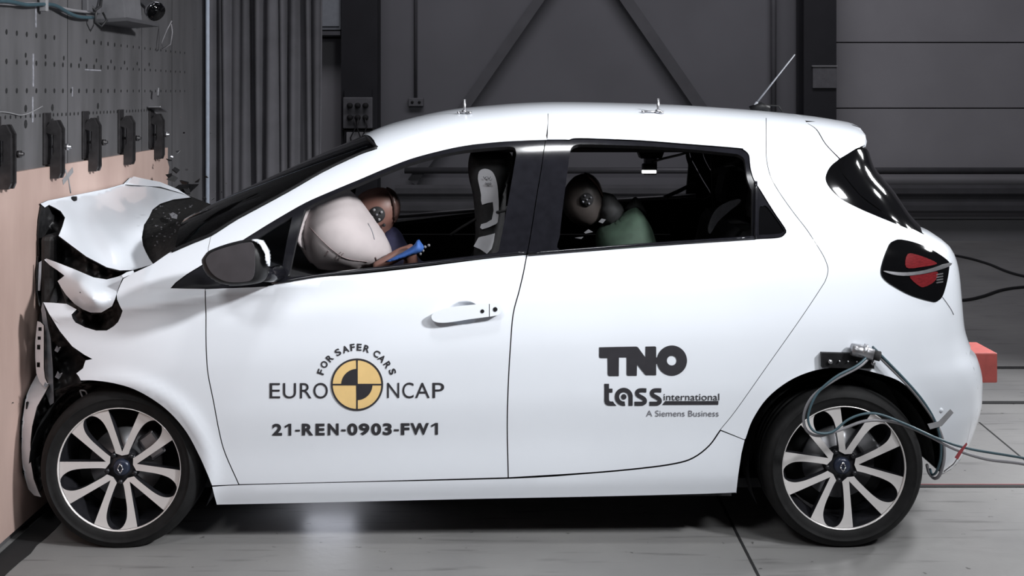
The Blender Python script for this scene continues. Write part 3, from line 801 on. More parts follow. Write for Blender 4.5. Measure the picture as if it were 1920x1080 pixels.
# roof, windscreen, tail: patches across the car
def mir(pts): return pts + [(x, -y) for x, y in pts[::-1]]
rl = [pix(*p) for p in S5(RAILT)]
near = [(v.x, v.y) for v in rl]
hdr = [(near[0][0], near[0][1]), (-0.60, -0.36), (-0.635, -0.2), (-0.647, 0.0)]
hdr2 = sm([(x, y) for x, y in hdr] + [(x, -y) for x, y in hdr[:-1][::-1]], 4)
spx = [pix(1530, 228), pix(1550, 231), pix(1580, 236)]
tail = [(v.x, v.y) for v in spx] + [(seam_x(1.545), -halfw(seam_x(1.545), 1.545))]
lift_roof = lambda x, y: Vector((x, y, roof_z(x, y)))
def top_patch(name, outline, mats, thick, off=0.0, h=0.035):
    return shell(name, outline, [], h, lift_roof, mats, car, thick, False, off)
edge = near[::-1]
top_patch('roof', hdr2 + [(x, -y) for x, y in near[1:]] + sm([(near[-1][0], -near[-1][1]), (near[-1][0] + 0.01, 0), near[-1]], 8)[1:-1] + edge[:-1], ['paint', 'trim'], 0.012)
te = [(near[-1][0] + 0.004, near[-1][1])] + tail
top_patch('spoiler_blade', te + sm([te[-1], (te[-1][0] + 0.055, -0.25), (te[-1][0] + 0.06, 0), (te[-1][0] + 0.055, 0.25), (te[-1][0], -te[-1][1])], 5)[1:-1] + [(x, -y) for x, y in te[::-1]], ['paint', 'black'], 0.02)
wu = [pix(*p) for p in sm([(327, 467), (360, 453), (397, 437), (440, 411), (490, 384), (540, 357), (607, 319), (673, 288), (705, 276)], 3)]
wn = [(v.x, v.y) for v in wu]
base = sm([(wn[0][0], -wn[0][1]), (-1.335, 0.3), (-1.35, 0), (-1.335, -0.3), wn[0]], 5)
ws = top_patch('windscreen', wn + hdr2[1:-1] + [(x, -y) for x, y in wn[::-1]] + base[1:-1], ['wind'], 0.005, -0.004, 0.05)
ws['label'] = 'windscreen with a cracked lower corner'
# black edging of the windscreen along the pillar
strip('windscreen_edge', [(322, 471), (360, 454.5), (397, 439), (440, 412), (490, 385), (540, 358), (607, 320), (673, 289), (707, 277)], 0.007, 'black', True, 0.002)
strip('windscreen_edge', [(707, 276), (700, 270), (692, 262), (686, 255)], 0.005, 'black', True, 0.002)
MB().tube([P(*q) for q in ((329, 464, -0.628), (345, 443, -0.55), (362, 425, -0.45), (376, 413, -0.38), (388, 406, -0.30))], 0.0018, 0, 6).build('crack_line', 'rail_grey', ws)
def rear_patch(name, zs, mats, off=0.0, thick=0.012):
    r = [(-halfw(seam_x(z), z), z) for z in zs]
    return shell(name, r[::-1] + [(-y, z) for y, z in r], [], 0.03, lambda y, z: Vector((rear_x(y, z), y, z)), mats, car, thick, True, off) if False else \
        shell(name, r + [(-y, z) for y, z in r[::-1]], [], 0.03, lambda y, z: Vector((rear_x(y, z), y, z)), mats, car, thick, False, off)
rear_patch('spoiler', np.linspace(1.552, 1.462, 8), ['paint'], 0.0)
rear_patch('tailgate', np.linspace(1.135, 0.66, 22), ['paint', 'trim'])
rear_patch('bumper', np.linspace(0.66, 0.20, 24), ['paint', 'trim'])
rear_patch('tailgate_glass', np.linspace(1.455, 1.135, 14), ['gloss', 'trim'], 0.001)

# tail lights
tl, tlf = panel('tail_light', TL, [], ['gloss', 'black'], car, 0.6, 0.03, 0.006, h=0.015)
def lens(name, out, m, off, th=0.006):
    for o, pr in zip(panel(name, out, [], [m], car, 0, th, off, h=0.015), (tl, tlf)):
        o.parent = pr
lens('red_lens', sm([(1699, 478), (1720, 480), (1746, 490), (1752, 496), (1725, 501), (1697, 502)], 4, True), 'red_lens', 0.009)
lens('red_lens', sm([(1703, 518), (1730, 514), (1754, 510), (1750, 526), (1735, 536), (1722, 537)], 4, True), 'red_lens', 0.009)
lens('chrome_bar', sm([(1654, 508), (1690, 511), (1730, 507), (1774, 494), (1775, 500), (1740, 511), (1700, 517), (1672, 515)], 4, True), 'steel', 0.012)
for k in range(4):
    lens('chrome_bar', [(1752, 514 + 5 * k), (1764, 512 + 5 * k), (1764, 514.5 + 5 * k), (1752, 516.5 + 5 * k)], 'steel', 0.010, 0.003)

# door mirror
MO = sm([(380, 490), (384, 478), (396, 468), (430, 456), (462, 449), (484, 449), (496, 458), (503, 475), (505, 500), (500, 520), (488, 530), (455, 535), (425, 534), (403, 525), (388, 510)], 4, True)
mi = pillow('door_mirror', MO, -1.00, 0.075, ['black'], car, 5, 28, flat=0.42)
pillow('mirror_cap', sm([(470, 449), (490, 450), (501, 463), (506, 482), (506, 502), (500, 494), (496, 470), (486, 457)], 4, True), -1.035, 0.035, ['paint'], mi, 3, mem=True)
MG = sm([(386, 490), (390, 479), (402, 471), (434, 461), (464, 455), (474, 458), (477, 475), (477, 505), (473, 522), (462, 528), (430, 529), (408, 521), (394, 508)], 4, True)
MGt = tps([(380, 490, -1.078), (480, 455, -1.082), (480, 528, -1.082), (430, 495, -1.083), (410, 525, -1.079)])
shell('mirror_face', MG, [], 6, lambda a, q: P(a, q, MGt(a, q)), ['mirror'], mi, 0.010, True)
MB().tube([P(488, 512, -0.98), P(505, 516, -0.92), P(522, 512, -0.84)], [0.03, 0.026, 0.03], 0, 10).build('mirror_arm', 'satin', mi)

# door handle, near door and its twin
def handle(s):
    hp = sm([(810, 595), (815, 586), (840, 577), (880, 572), (925, 568), (937, 571), (941, 579), (937, 588), (925, 592), (880, 598), (840, 604), (818, 603)], 4, True)
    lf = side if s < 0 else far_side
    o = shell('door_handle', flank(hp), [], 0.012, lf, ['paint'], d1 if s < 0 else d1f, 0.022, s > 0, 0.026)
    c2 = flank(CUP); L2 = np.array(c2)
    def bowl(x, z):
        d = float(segdist(np.array([x]), np.array([z]), c2)[0]) if inside(np.array([x]), np.array([z]), c2)[0] else 0.0
        return Vector((x, s * (halfw(x, z) - 0.024 * math.sin(min(1, d / 0.036) * math.pi / 2)), z))
    shell('handle_cup', c2, [], 0.006, bowl, ['paint'], d1 if s < 0 else d1f, 0.002, s > 0)
    for (cx, cy, r) in ((905, 583, 3.6), (929, 579.5, 4.2)):
        shell('handle_lock', flank([(cx + r * math.cos(t * math.pi / 6), cy + r * math.sin(t * math.pi / 6)) for t in range(12)]), [], 0.012, lf, ['black'], d1 if s < 0 else d1f, 0.003, s > 0, 0.028)
    shell('handle_lock', flank([(917.5, 570), (918.7, 570), (918.7, 593), (917.5, 593)]), [], 0.012, lf, ['black'], d1 if s < 0 else d1f, 0.002, s > 0, 0.0268)
handle(-1)

# wheels
def lathe(prof, cx, cz, y0, s, m, seg=72, rot=0.0, squash=None):
    V = []; Fc = []; n = len(prof)
    for k in range(seg):
        a = 2 * math.pi * k / seg
        for r, dpt in prof:
            z = cz + r * math.sin(a); 
            if squash is not None: z = max(z, squash)
            V.append((cx + r * math.cos(a), y0 + s * dpt, z))
    for k in range(seg):
        for i in range(n - 1):
            a = k * n + i; c2 = ((k + 1) % seg) * n + i; Fc.append((a, c2, c2 + 1, a + 1))
    return V, Fc
def wheel(cx, cz, y0, s, rot):
    """s = +1: outer face towards the camera"""
    rimb = MB()
    V, Fc = lathe([(0.2290, -0.001), (0.2280, -0.005), (0.2255, -0.005), (0.2232, 0.002), (0.2225, 0.012), (0.219, 0.03), (0.205, 0.06), (0.205, 0.17), (0.222, 0.19), (0.235, 0.19)], cx, cz, y0, s, 1)
    nprof = 10
    k = len(rimb.v)
    rimb.v += V
    for j, f in enumerate(Fc):
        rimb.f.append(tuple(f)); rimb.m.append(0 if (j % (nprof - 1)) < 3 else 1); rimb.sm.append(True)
    hubprof = [(0.0, 0.028), (0.058, 0.028), (0.062, 0.034), (0.062, 0.07)]
    V, Fc = lathe(hubprof, cx, cz, y0, s, 1); k = len(rimb.v)
    rimb.add(V, Fc, 1, True)
    inner = [(0.0, 0.048), (0.030, 0.125), (0.0575, 0.2143)]
    half = [(0.0, 0.045), (0.0, 0.060), (0.0575, 0.2145)] + [(0.2225 * math.sin(math.radians(t)), 0.2225 * math.cos(math.radians(t))) for t in (17, 21, 25, 29, 33)] + \
           sm([(0.1235, 0.184), (0.115, 0.188), (0.097, 0.184), (0.076, 0.168), (0.058, 0.140), (0.044, 0.108), (0.030, 0.072), (0.024, 0.052)], 4)[1:]
    for q in range(5):
        for sg in (1, -1):
            a0 = math.radians(90 - rot + 72 * q)
            ca, sa = math.cos(a0 - math.pi / 2), math.sin(a0 - math.pi / 2)
            pl = [(sg * x, z) for x, z in half]
            if sg < 0: pl = pl[::-1]
            tp = delaunay_2d_cdt([Vector(p) for p in pl], [], [list(range(len(pl)))], 1, 1e-7)
            pv = [(v.x, v.y) for v in tp[0]]; n = len(pv)
            dep = lambda r: 0.004 + 0.020 * max(0, 1 - r / 0.2225) ** 1.0
            A3 = []; B3 = []
            for x, z in pv:
                X = x * ca - z * sa; Z = x * sa + z * ca; r = math.hypot(x, z)
                A3.append((cx + X, y0 + s * dep(r), cz + Z)); B3.append((cx + X * 0.985, y0 + s * (dep(r) + 0.03), cz + Z * 0.985))
            tris = [tuple(f) for f in tp[2]]
            cnt = {(f[i], f[(i + 1) % len(f)]) for f in tris for i in range(len(f))}
            bd = [e for e in cnt if (e[1], e[0]) not in cnt]
            rimb.add(A3, tris, 0); rimb.add(B3, tris, 1)
            rimb.add(A3 + B3, [(e[0], e[1], e[1] + n, e[0] + n) for e in bd], 1)
    for q in range(5):
        a0 = math.radians(90 - rot + 36 + 72 * q); x, z = cx + 0.054 * math.cos(a0), cz + 0.054 * math.sin(a0)
        rimb.cyl((x, y0 + s * 0.018, z), (x, y0 + s * 0.035, z), 0.0095, 1, 6)
    w = rimb.build('wheel', ['alloy', 'alloy_dark'], car)
    tp = [(0.2275, 0.010), (0.2285, -0.004), (0.237, -0.010), (0.250, -0.014), (0.262, -0.0155), (0.2625, -0.0165), (0.266, -0.0165), (0.2665, -0.0145), (0.278, -0.010), (0.288, -0.001), (0.2945, 0.012), (0.298, 0.028),
          (0.298, 0.052), (0.293, 0.053), (0.293, 0.058), (0.299, 0.059), (0.299, 0.084), (0.294, 0.085), (0.294, 0.091), (0.299, 0.092), (0.299, 0.12), (0.293, 0.121), (0.293, 0.127), (0.298, 0.128), (0.298, 0.155), (0.293, 0.175), (0.27, 0.195), (0.235, 0.19)]
    V, Fc = lathe(tp, cx, cz, y0, s, 0, 96, 0, 0.0015)
    MB().add(V, Fc, 0, True).build('tyre', 'rubber', w)
    cp = MB(); V, Fc = lathe([(0.0, 0.012), (0.022, 0.013), (0.030, 0.018), (0.032, 0.03)], cx, cz, y0, s, 0, 40); cp.add(V, Fc, 0, True)
    yb = y0 + s * 0.0095
    for (a, bb) in (((0, 0.018), (0.010, 0.0)), ((0.010, 0.0), (0, -0.018)), ((0, -0.018), (-0.010, 0.0)), ((-0.010, 0.0), (0, 0.018))):
        cp.tube([(cx + a[0], yb, cz + a[1]), (cx + bb[0], yb, cz + bb[1])], 0.0028, 1, 5)
    cp.build('centre_cap', ['cap', 'chrome'], w)
    MB().tube([(cx, y0 + s * 0.075, cz), (cx, y0 + s * 0.095, cz)], 0.135, 0, 48).build('brake_disc', 'steel', w)
    kb = MB(); an = math.radians(35)
    kb.box((-0.05, -0.03, -0.035), (0.05, 0.03, 0.035), 0, 0.01, Matrix.Rotation(-(an - math.pi / 2), 3, 'Y'))
    kb.v = [(v[0] + cx + 0.125 * math.cos(an), v[1] + y0 + s * 0.085, v[2] + cz + 0.125 * math.sin(an)) for v in kb.v]
    kb.build('brake_caliper', 'steel', w)
    MB().tube([(cx, y0 + s * 0.13, cz), (cx, y0 + s * 0.14, cz)], 0.2, 0, 40).build('light_block', 'hole', w)  # dark disc added behind the brake to block light through the spokes
    return w
wheel(WF[0], WF[1], -0.842, 1, 4); wheel(WR[0], WR[1], -0.842, 1, 12)
wheel(WF[0], WF[1], 0.842, -1, 30); wheel(WR[0], WR[1], 0.842, -1, 50)

# wheel houses and floor pan
def arch_liner(cx, cz, r, s, a0, a1):
    n = 28; V = []; Fc = []
    for i in range(n + 1):
        a = math.radians(a0 + (a1 - a0) * i / n)
        for y in (0.815, 0.50): V.append((max(cx + r * math.cos(a), XW + 0.02), s * y, cz + r * math.sin(a)))
    for i in range(n): Fc.append((2 * i, 2 * i + 1, 2 * i + 3, 2 * i + 2))
    V2 = [(cx, s * 0.50, cz)] + [V[2 * i + 1] for i in range(n + 1)]
    k = len(V); V += V2
    Fc += [(k, k + 1 + i, k + 2 + i) for i in range(n)]
    MB().add(V, Fc, 0).build('wheel_liner', 'jumble', car)
for s in (-1, 1):
    arch_liner(WF[0], WF[1], 0.345, s, -25, 178); arch_liner(WR[0], WR[1], 0.345, s, 0, 205)
b = MB(); b.box((-1.35, -0.70, 0.175), (1.40, 0.70, 0.21)); b.box((-1.06, -0.78, 0.17), (0.82, 0.78, 0.21)); b.box((-1.7, -0.48, 0.20), (-1.35, 0.48, 0.26))
b.build('floor_pan', 'trim', car)
# inner door and body linings so that no light leaks through the gaps
for s in (-1, 1):
    b = MB(); b.box((-1.02, s * 0.735 - 0.012, 0.2), (0.80, s * 0.735 + 0.012, 0.96)); b.build('door_lining', 'trim', car)
    b = MB(); b.box((0.98, s * 0.66 - 0.012, 0.62), (1.50, s * 0.66 + 0.012, 1.10)); b.prism([(0.99, 1.10), (1.42, 1.10), (1.28, 1.34), (1.12, 1.46), (1.0, 1.46), (0.98, 1.35)], 1, s * 0.60 - 0.01, s * 0.60 + 0.01)
    b.build('boot_lining', 'trim', car)
b = MB(); b.box((-1.26, -0.66, 0.26), (-1.18, 0.66, 0.98)); b.prism([(-1.25, 0.7), (-0.80, 0.62), (-0.72, 0.86), (-0.78, 0.96), (-1.0, 1.02), (-1.25, 1.04)], 1, -0.72, 0.72)
b.build('dashboard', 'trim', car)
MB().box((-0.52, -0.52, 1.44), (1.2, 0.52, 1.455)).build('headliner', 'trim', car)

# ---------------------------------------------------------------- the crushed nose
wallpt = lambda px: F * XW / (px - CX) + CAMY          # depth at which a pixel column meets the plywood
HO = [(76, 382), (90, 376), (140, 366), (200, 354), (232, 345), (243, 334), (252, 331), (295, 341), (332, 354), (357, 370), (325, 374), (300, 382), (286, 393), (279, 408), (270, 422), (266, 445), (268, 460),
      (273, 472), (280, 485), (287, 495), (268, 501), (250, 506), (225, 507), (200, 501), (162, 481), (135, 461), (110, 442), (117, 425), (122, 408), (114, 396), (104, 390), (92, 384), (84, 389)]
HC = [(75, 382, wallpt(75)), (140, 366, wallpt(140)), (200, 354, wallpt(200)), (232, 345, wallpt(232)), (250, 331, wallpt(250) - 0.02), (295, 341, 0.56), (332, 354, 0.50), (357, 370, 0.42), (300, 382, 0.06), (270, 421, -0.26),
      (266, 445, -0.36), (273, 472, -0.49), (287, 495, -0.63), (250, 506, -0.67), (225, 507, -0.69), (162, 481, -0.68), (110, 442, -0.62), (122, 408, -0.47), (180, 420, -0.37), (220, 400, -0.13), (225, 455, -0.50), (170, 385, -0.14), (250, 372, 0.16)]
hood = sheet('bonnet', HO, HC, PB, car, 0.004, 5, (), 0.020, (0.045, -0.03, 0.02))
sheet('bonnet_fold', [(234, 346), (250, 331), (300, 341), (334, 355), (358, 371), (340, 362), (300, 350), (262, 348)], [(250, 331, wallpt(250) - 0.05), (300, 341, 0.50), (358, 371, 0.40), (300, 352, 0.40), (236, 346, wallpt(236) - 0.04)], PB, car, 0.004, 5)
MB().box(P(139, 374, -0.235) - Vector((0.010, 0.010, 0.006)), P(139, 372, -0.235) + Vector((0.010, 0.010, 0.008)), 0, 0.003).build('rubber_stop', 'black', hood)
# torn headlamp corner above the wing
CO = [(74, 478), (85, 484), (112, 494), (140, 505), (175, 520), (200, 524), (220, 519), (233, 514), (229, 523), (222, 540), (216, 560), (210, 574), (190, 586), (170, 586), (155, 580), (140, 570), (124, 553), (114, 538), (108, 527), (121, 517), (108, 507), (93, 497)]
sheet('wing_corner', CO, [(74, 478, wallpt(74) - 0.01), (85, 486, -0.60), (112, 496, -0.66), (140, 506, -0.68), (200, 524, -0.71), (233, 514, -0.71), (222, 545, -0.81), (210, 574, -0.84), (175, 586, -0.82), (140, 568, -0.79), (108, 528, -0.68), (150, 530, -0.79), (175, 560, -0.865), (185, 540, -0.80)], PB, car, 0.004, 5)
sheet('bracket', [(228, 516), (238, 510), (250, 507), (252, 512), (240, 517), (231, 521)], [(228, 516, -0.72), (250, 507, -0.71), (240, 520, -0.73)], PB, car, 0.003, 4)
# what is left of the bumper against the board
sheet('bumper_skin', [(69, 702), (58, 722), (47, 748), (41, 790), (40, 823), (41, 860), (44, 886), (53, 917), (64, 929), (77, 932), (72, 922), (63, 898), (57, 862), (57, 830), (60, 800), (69, 763), (84, 737), (92, 722), (82, 716)],
      [(69, 702, -0.62), (47, 748, wallpt(47) - 0.02), (40, 823, wallpt(40) - 0.02), (44, 886, wallpt(44) - 0.02), (64, 929, -0.70), (77, 932, -0.74), (57, 850, -0.79), (60, 800, -0.79), (84, 737, -0.76), (92, 722, -0.74)], PB, car, 0.004, 5)
MB().box(P(51, 760, -0.735) - Vector((0.004, 0.006, 0.014)), P(51, 760, -0.735) + Vector((0.004, 0.006, 0.014)), 0, 0.003).build('plug', 'hole', car)
BR = [(70, 602), (76, 604), (82, 610), (82, 690), (84, 708), (90, 722), (84, 727), (74, 715), (68, 700), (66, 670), (66, 640)]
hl = [[(x - 3, y - h2), (x + 3, y - h2), (x + 3, y + h2), (x - 3, y + h2)] for x, y, h2 in ((75, 617, 3.5), (73.5, 634, 3), (72.5, 651, 4.5), (72, 684, 4.5))]
sheet('lamp_bracket', BR, [(70, 602, -0.74), (82, 610, -0.76), (82, 690, -0.77), (66, 650, -0.72), (88, 724, -0.77)], PB, car, 0.004, 4, hl)
sheet('lamp_rail', [(80, 566), (86, 585), (90, 612), (95, 635), (99, 690), (101, 755), (94, 760), (86, 738), (83, 700), (82, 640), (80, 605), (77, 580)], [(80, 566, -0.72), (90, 612, -0.74), (99, 690, -0.74), (101, 757, -0.73), (83, 640, -0.73), (86, 738, -0.72)], ['rail_grey', 'black'], car, 0.004, 5)
sheet('lamp_strut', [(73, 492), (78, 489), (77, 520), (75, 545), (71, 545), (72, 518)], [(73, 492, -0.62), (78, 489, -0.62), (73, 545, -0.63)], ['rail_grey', 'black'], car, 0.004, 4)
# dark wreckage: lamp housing as fill for the shaded engine-bay void, grille, torn liners
def wreck(name, out, ctrl, h=6, m='jumble', amp=0.012): return sheet(name, out, ctrl, [m], car, 0.005, h, (), amp)
wreck('lamp_void_fill', [(78, 386), (92, 385), (104, 389), (115, 396), (124, 408), (118, 426), (112, 443), (138, 463), (165, 483), (202, 503), (228, 509), (238, 514), (205, 529), (175, 523), (140, 509), (100, 493), (74, 480), (72, 440), (74, 410)],
      [(78, 386, -0.50), (124, 408, -0.38), (112, 443, -0.53), (165, 483, -0.58), (230, 510, -0.60), (200, 528, -0.64), (140, 509, -0.62), (74, 480, wallpt(74)), (74, 410, wallpt(74)), (100, 440, -0.46), (130, 485, -0.50)])
wreck('grille_piece', [(72, 480), (90, 490), (122, 516), (112, 528), (124, 552), (142, 574), (120, 590), (95, 592), (82, 566), (74, 575), (70, 550), (70, 510)],
      [(68, 480, -0.56), (122, 516, -0.60), (142, 574, -0.66), (95, 592, -0.64), (58, 520, wallpt(58)), (90, 540, -0.50)])
wreck('grille_piece', [(110, 530), (124, 552), (145, 572), (170, 590), (212, 577), (220, 556), (222, 540), (228, 536), (224, 556), (233, 585), (226, 608), (205, 624), (178, 624), (150, 616), (128, 600), (128, 580)],
      [(110, 530, -0.60), (170, 590, -0.70), (228, 536, -0.70), (233, 585, -0.74), (190, 624, -0.74), (128, 600, -0.70), (180, 600, -0.66)])
wreck('torn_liner', [(90, 592), (115, 626), (138, 652), (162, 676), (160, 690), (145, 702), (152, 716), (170, 716), (140, 735), (118, 760), (100, 790), (96, 760), (100, 690), (95, 640)],
      [(90, 592, -0.70), (138, 652, -0.70), (162, 682, -0.72), (150, 716, -0.74), (100, 790, -0.70), (98, 690, -0.68), (120, 680, -0.60)])
wreck('torn_liner', [(84, 738), (110, 730), (140, 720), (190, 718), (240, 728), (230, 740), (170, 745), (130, 775), (108, 815), (100, 860), (76, 920), (62, 890), (60, 830), (68, 770)],
      [(84, 738, -0.72), (140, 720, -0.76), (240, 728, -0.76), (130, 775, -0.66), (105, 830, -0.66), (70, 900, -0.70), (62, 830, -0.74)])
b = MB()
rr = random.Random(3)
for k in range(34):                                     # engine bay behind the torn panels
    x = rr.uniform(-1.80, -1.35); y = rr.uniform(-0.55, 0.62); z = rr.uniform(0.32, 0.98); s = rr.uniform(0.04, 0.13)
    hz = 0.98 + (1.20 - 0.98) * min(1, max(0, (y + 0.6) / 0.6)) - 0.12
    z = min(z, hz)
    b.box((x - s, y - s * 0.8, z - s * 0.6), (x + s * 0.6, y + s * 0.8, z + s * 0.6), 0, 0.012, Matrix.Rotation(rr.uniform(-0.6, 0.6), 3, 'Y') @ Matrix.Rotation(rr.uniform(-0.5, 0.5), 3, 'Z'))
b.v = [(max(v[0], XW + 0.01), v[1], v[2]) for v in b.v]
b.build('engine_block', 'jumble', car)
b = MB(); b.box((-1.84, -0.60, 0.30), (-1.78, 0.72, 1.12), 0, 0.02); b.box((-1.60, -0.62, 0.28), (-1.30, 0.62, 0.95), 0, 0.05)
b.build('radiator_frame', 'jumble', car)
for pts in ([(150, 732), (160, 733), (163, 741), (156, 746), (150, 732)],):
    MB().tube([P(a, q, -0.79) for a, q in sm(pts, 3)], 0.003, 0, 6).build('torn_clip', 'hose_grey', car)
MB().tube([P(144, 762, -0.79), P(165, 749, -0.785), P(190, 730, -0.78)], 0.0035, 0, 6).build('torn_clip', 'rail_grey', car)
for (x, y, s) in ((110, 704, 7), (108, 655, 6), (86, 722, 5)):
    sheet('torn_clip', [(x - s, y + s * 0.4), (x - s * 0.3, y - s), (x + s * 0.4, y - s * 0.3), (x + s, y - s * 0.6), (x + s * 0.5, y + s * 0.4), (x, y + s)], [(x - s, y, -0.79), (x + s, y, -0.78), (x, y + s, -0.785), (x, y - s, -0.80)], ['rail_grey'], car, 0.003, 4)
# cowl between bonnet and windscreen
sheet('cowl', [(286, 497), (271, 472), (264, 445), (268, 420), (278, 406), (286, 391), (300, 380), (330, 372), (357, 368), (398, 384), (400, 393), (384, 412), (352, 447), (330, 468)],
      [(286, 497, -0.61), (264, 445, -0.33), (268, 420, -0.23), (300, 380, 0.10), (357, 368, 0.46), (398, 388, 0.16), (384, 412, -0.18), (352, 447, -0.46), (330, 468, -0.60), (320, 420, -0.16)], ['cowl'], car, 0.004, 8, (), 0.006)
sheet('wiper_clip', [(318, 401), (324, 398), (333, 403), (332, 409), (322, 407)], [(318, 401, -0.16), (333, 403, -0.14), (325, 409, -0.2)], ['dim'], car, 0.004, 4)
b = MB()
for k in range(70):
    x, y = rr.uniform(285, 375), rr.uniform(385, 462)
    if y > 395 + (375 - x) * 0.9: continue
    p = P(x, y, -0.30 - (y - 420) * 0.004 + (x - 320) * 0.002); s = rr.uniform(0.0012, 0.0038)
    b.box(p - Vector((s, s, s * 0.6)), p + Vector((s * rr.uniform(0.6, 2), s, s * 0.6)), 0, 0, Matrix.Rotation(rr.uniform(-1, 1), 3, 'Y'))
tag(b.build('glass_crumbs', 'rail', car), kind='stuff')

# ---------------------------------------------------------------- cabin
ab = pillow('airbag', sm([(557, 440), (561, 415), (573, 393), (592, 375), (618, 358), (640, 350), (652, 354), (670, 370), (692, 397), (712, 427), (730, 456), (737, 480), (728, 492), (695, 500), (640, 506), (608, 505), (585, 488), (568, 466)], 4, True), -0.42, 0.24, ['airbag'], car, 7, None, flat=0.5, mem=True)
from mathutils.bvhtree import BVHTree
def on_mesh(o, pts, out=0.002):
    t = BVHTree.FromPolygons([v.co[:] for v in o.data.vertices], [tuple(f.vertices) for f in o.data.polygons]); c = Vector((0, CAMY, CAMZ)); r = []
    for a, q in sm(pts, 5):
        d = (P(a, q, 0) - c).normalized(); h = t.ray_cast(c, d)
        if h[0] is not None: r.append(h[0] - d * out)
    return r
for pts, m, r in (([(580, 425), (600, 447), (625, 470), (650, 485), (690, 491)], 'airbag_seam', 0.0012), ([(628, 488), (634, 478), (640, 472)], 'airbag_seam', 0.0012), ([(634, 489), (640, 479), (645, 474)], 'airbag_seam', 0.0012),
                  ([(608, 480), (612, 475), (616, 470)], 'airbag_seam', 0.0016), ([(690, 419), (697, 432), (702, 449)], 'ink_grey', 0.002), ([(704, 482), (706, 488), (705, 494)], 'airbag_seam', 0.003)):
    q = on_mesh(ab, pts)
    if len(q) > 1: MB().tube(q, r, 0, 6).build('seam', m, ab)
def seamline(name, pts, y0, r, m, parent):
    MB().tube([P(a, q, y0) for a, q in sm(pts, 4)], r, 0, 6).build(name, m, parent)
pillow('airbag_tether', sm([(556, 440), (560, 418), (572, 395), (583, 385), (581, 410), (577, 440), (582, 475), (574, 468), (562, 455)], 4, True), -0.52, 0.10, ['airbag'], ab, 5)
# seats
def seat(dx, dy, name='seat'):
    T = Matrix.Translation((dx, dy, 0)); objs = []
    o = pillow(name, sm([(884, 283), (897, 278), (920, 277), (942, 278), (954, 284), (961, 296), (960, 320), (952, 350), (948, 390), (944, 430), (938, 476), (930, 530), (900, 530), (888, 500), (889, 462), (891, 435), (889, 388), (886, 362), (879, 332), (878, 305)], 4, True), -0.36, 0.22, ['seat'], car, 8, 22, flat=0.3)
    objs.append(o)
    return o
st = seat(0, 0)
sp = -0.585
def flatpart(name, out, y0, m, parent, T=0.008, h=8): return shell(name, out, [], h, lambda a, q: P(a, q, y0), [m], parent, T * 1.5, True)
flatpart('side_panel', sm([(896, 335), (898, 322), (905, 317), (914, 317), (923, 322), (929, 333), (933, 350), (935, 377), (935, 398), (934, 412), (930, 420), (904, 430), (902, 421), (922, 412), (924, 379), (904, 384), (902, 366), (899, 350)], 2, True), sp, 'seat_white', st)
flatpart('side_panel', [(897, 446), (912, 442), (928, 438), (926, 452), (922, 466), (913, 476), (900, 467), (888, 462)], sp, 'seat_white', st)
for pts in ([(906, 331), (909, 334), (912, 331)], [(914, 331), (917, 335), (920, 331)]):
    seamline('emblem', pts, sp - 0.012, 0.0016, 'ink_grey', st)
for x in (910, 914, 918): seamline('emblem', [(x, 343), (x + 2.4, 343.5), (x + 2.4, 346), (x, 346), (x, 343)], sp - 0.012, 0.0011, 'ink', st)
# passenger seat and rear bench
MB().box((-0.25, 0.14, 0.24), (0.02, 0.60, 0.94), 0, 0.08, Matrix.Rotation(0.16, 3, 'Y')).build('seat', 'seat', car)
MB().box((-0.75, 0.14, 0.22), (-0.15, 0.60, 0.50), 0, 0.06).build('seat_cushion', 'seat', car)
MB().box((-0.75, -0.60, 0.22), (-0.15, -0.14, 0.50), 0, 0.06).build('seat_cushion', 'seat', car)
MB().box((0.30, -0.64, 0.22), (0.95, 0.64, 0.50), 0, 0.06).build('seat_cushion', 'seat', car)
MB().box((0.86, -0.62, 0.45), (1.02, 0.62, 1.12), 0, 0.06, Matrix.Rotation(0.22, 3, 'Y')).build('rear_bench', 'seat', car)
for y in (-0.36, 0.36):
    MB().box((0.98, y - 0.13, 1.14), (1.09, y + 0.13, 1.33), 0, 0.05, Matrix.Rotation(0.2, 3, 'Y')).build('headrest', 'seat', car)
flatpart('seat_belt', sm([(1328, 428), (1336, 405), (1347, 390), (1360, 382), (1374, 376), (1388, 374), (1386, 381), (1368, 396), (1346, 416), (1332, 438)], 3, True), -0.48, 'greyweb', car, 0.01)
flatpart('seat_belt', [(1243, 368), (1270, 356), (1302, 340), (1306, 345), (1276, 361), (1252, 371)], 0.45, 'greyweb', car, 0.006)
MB().tube([P(948, 395, -0.63), P(905, 403, -0.50), P(868, 425, -0.40), P(845, 440, -0.36)], 0.006, 0, 6).build('seat_belt', 'seat', car)
def far_ledge(x0, x1, z0, z1):
    MB().tube([(x0, 0.745, z0), ((x0 + x1) / 2, 0.75, (z0 + z1) / 2), (x1, 0.745, z1)], 0.010, 0, 8).build('door_ledge', 'ledge', car)
far_ledge(-0.62, 0.05, 1.045, 1.098); far_ledge(0.45, 0.93, 1.125, 1.155)
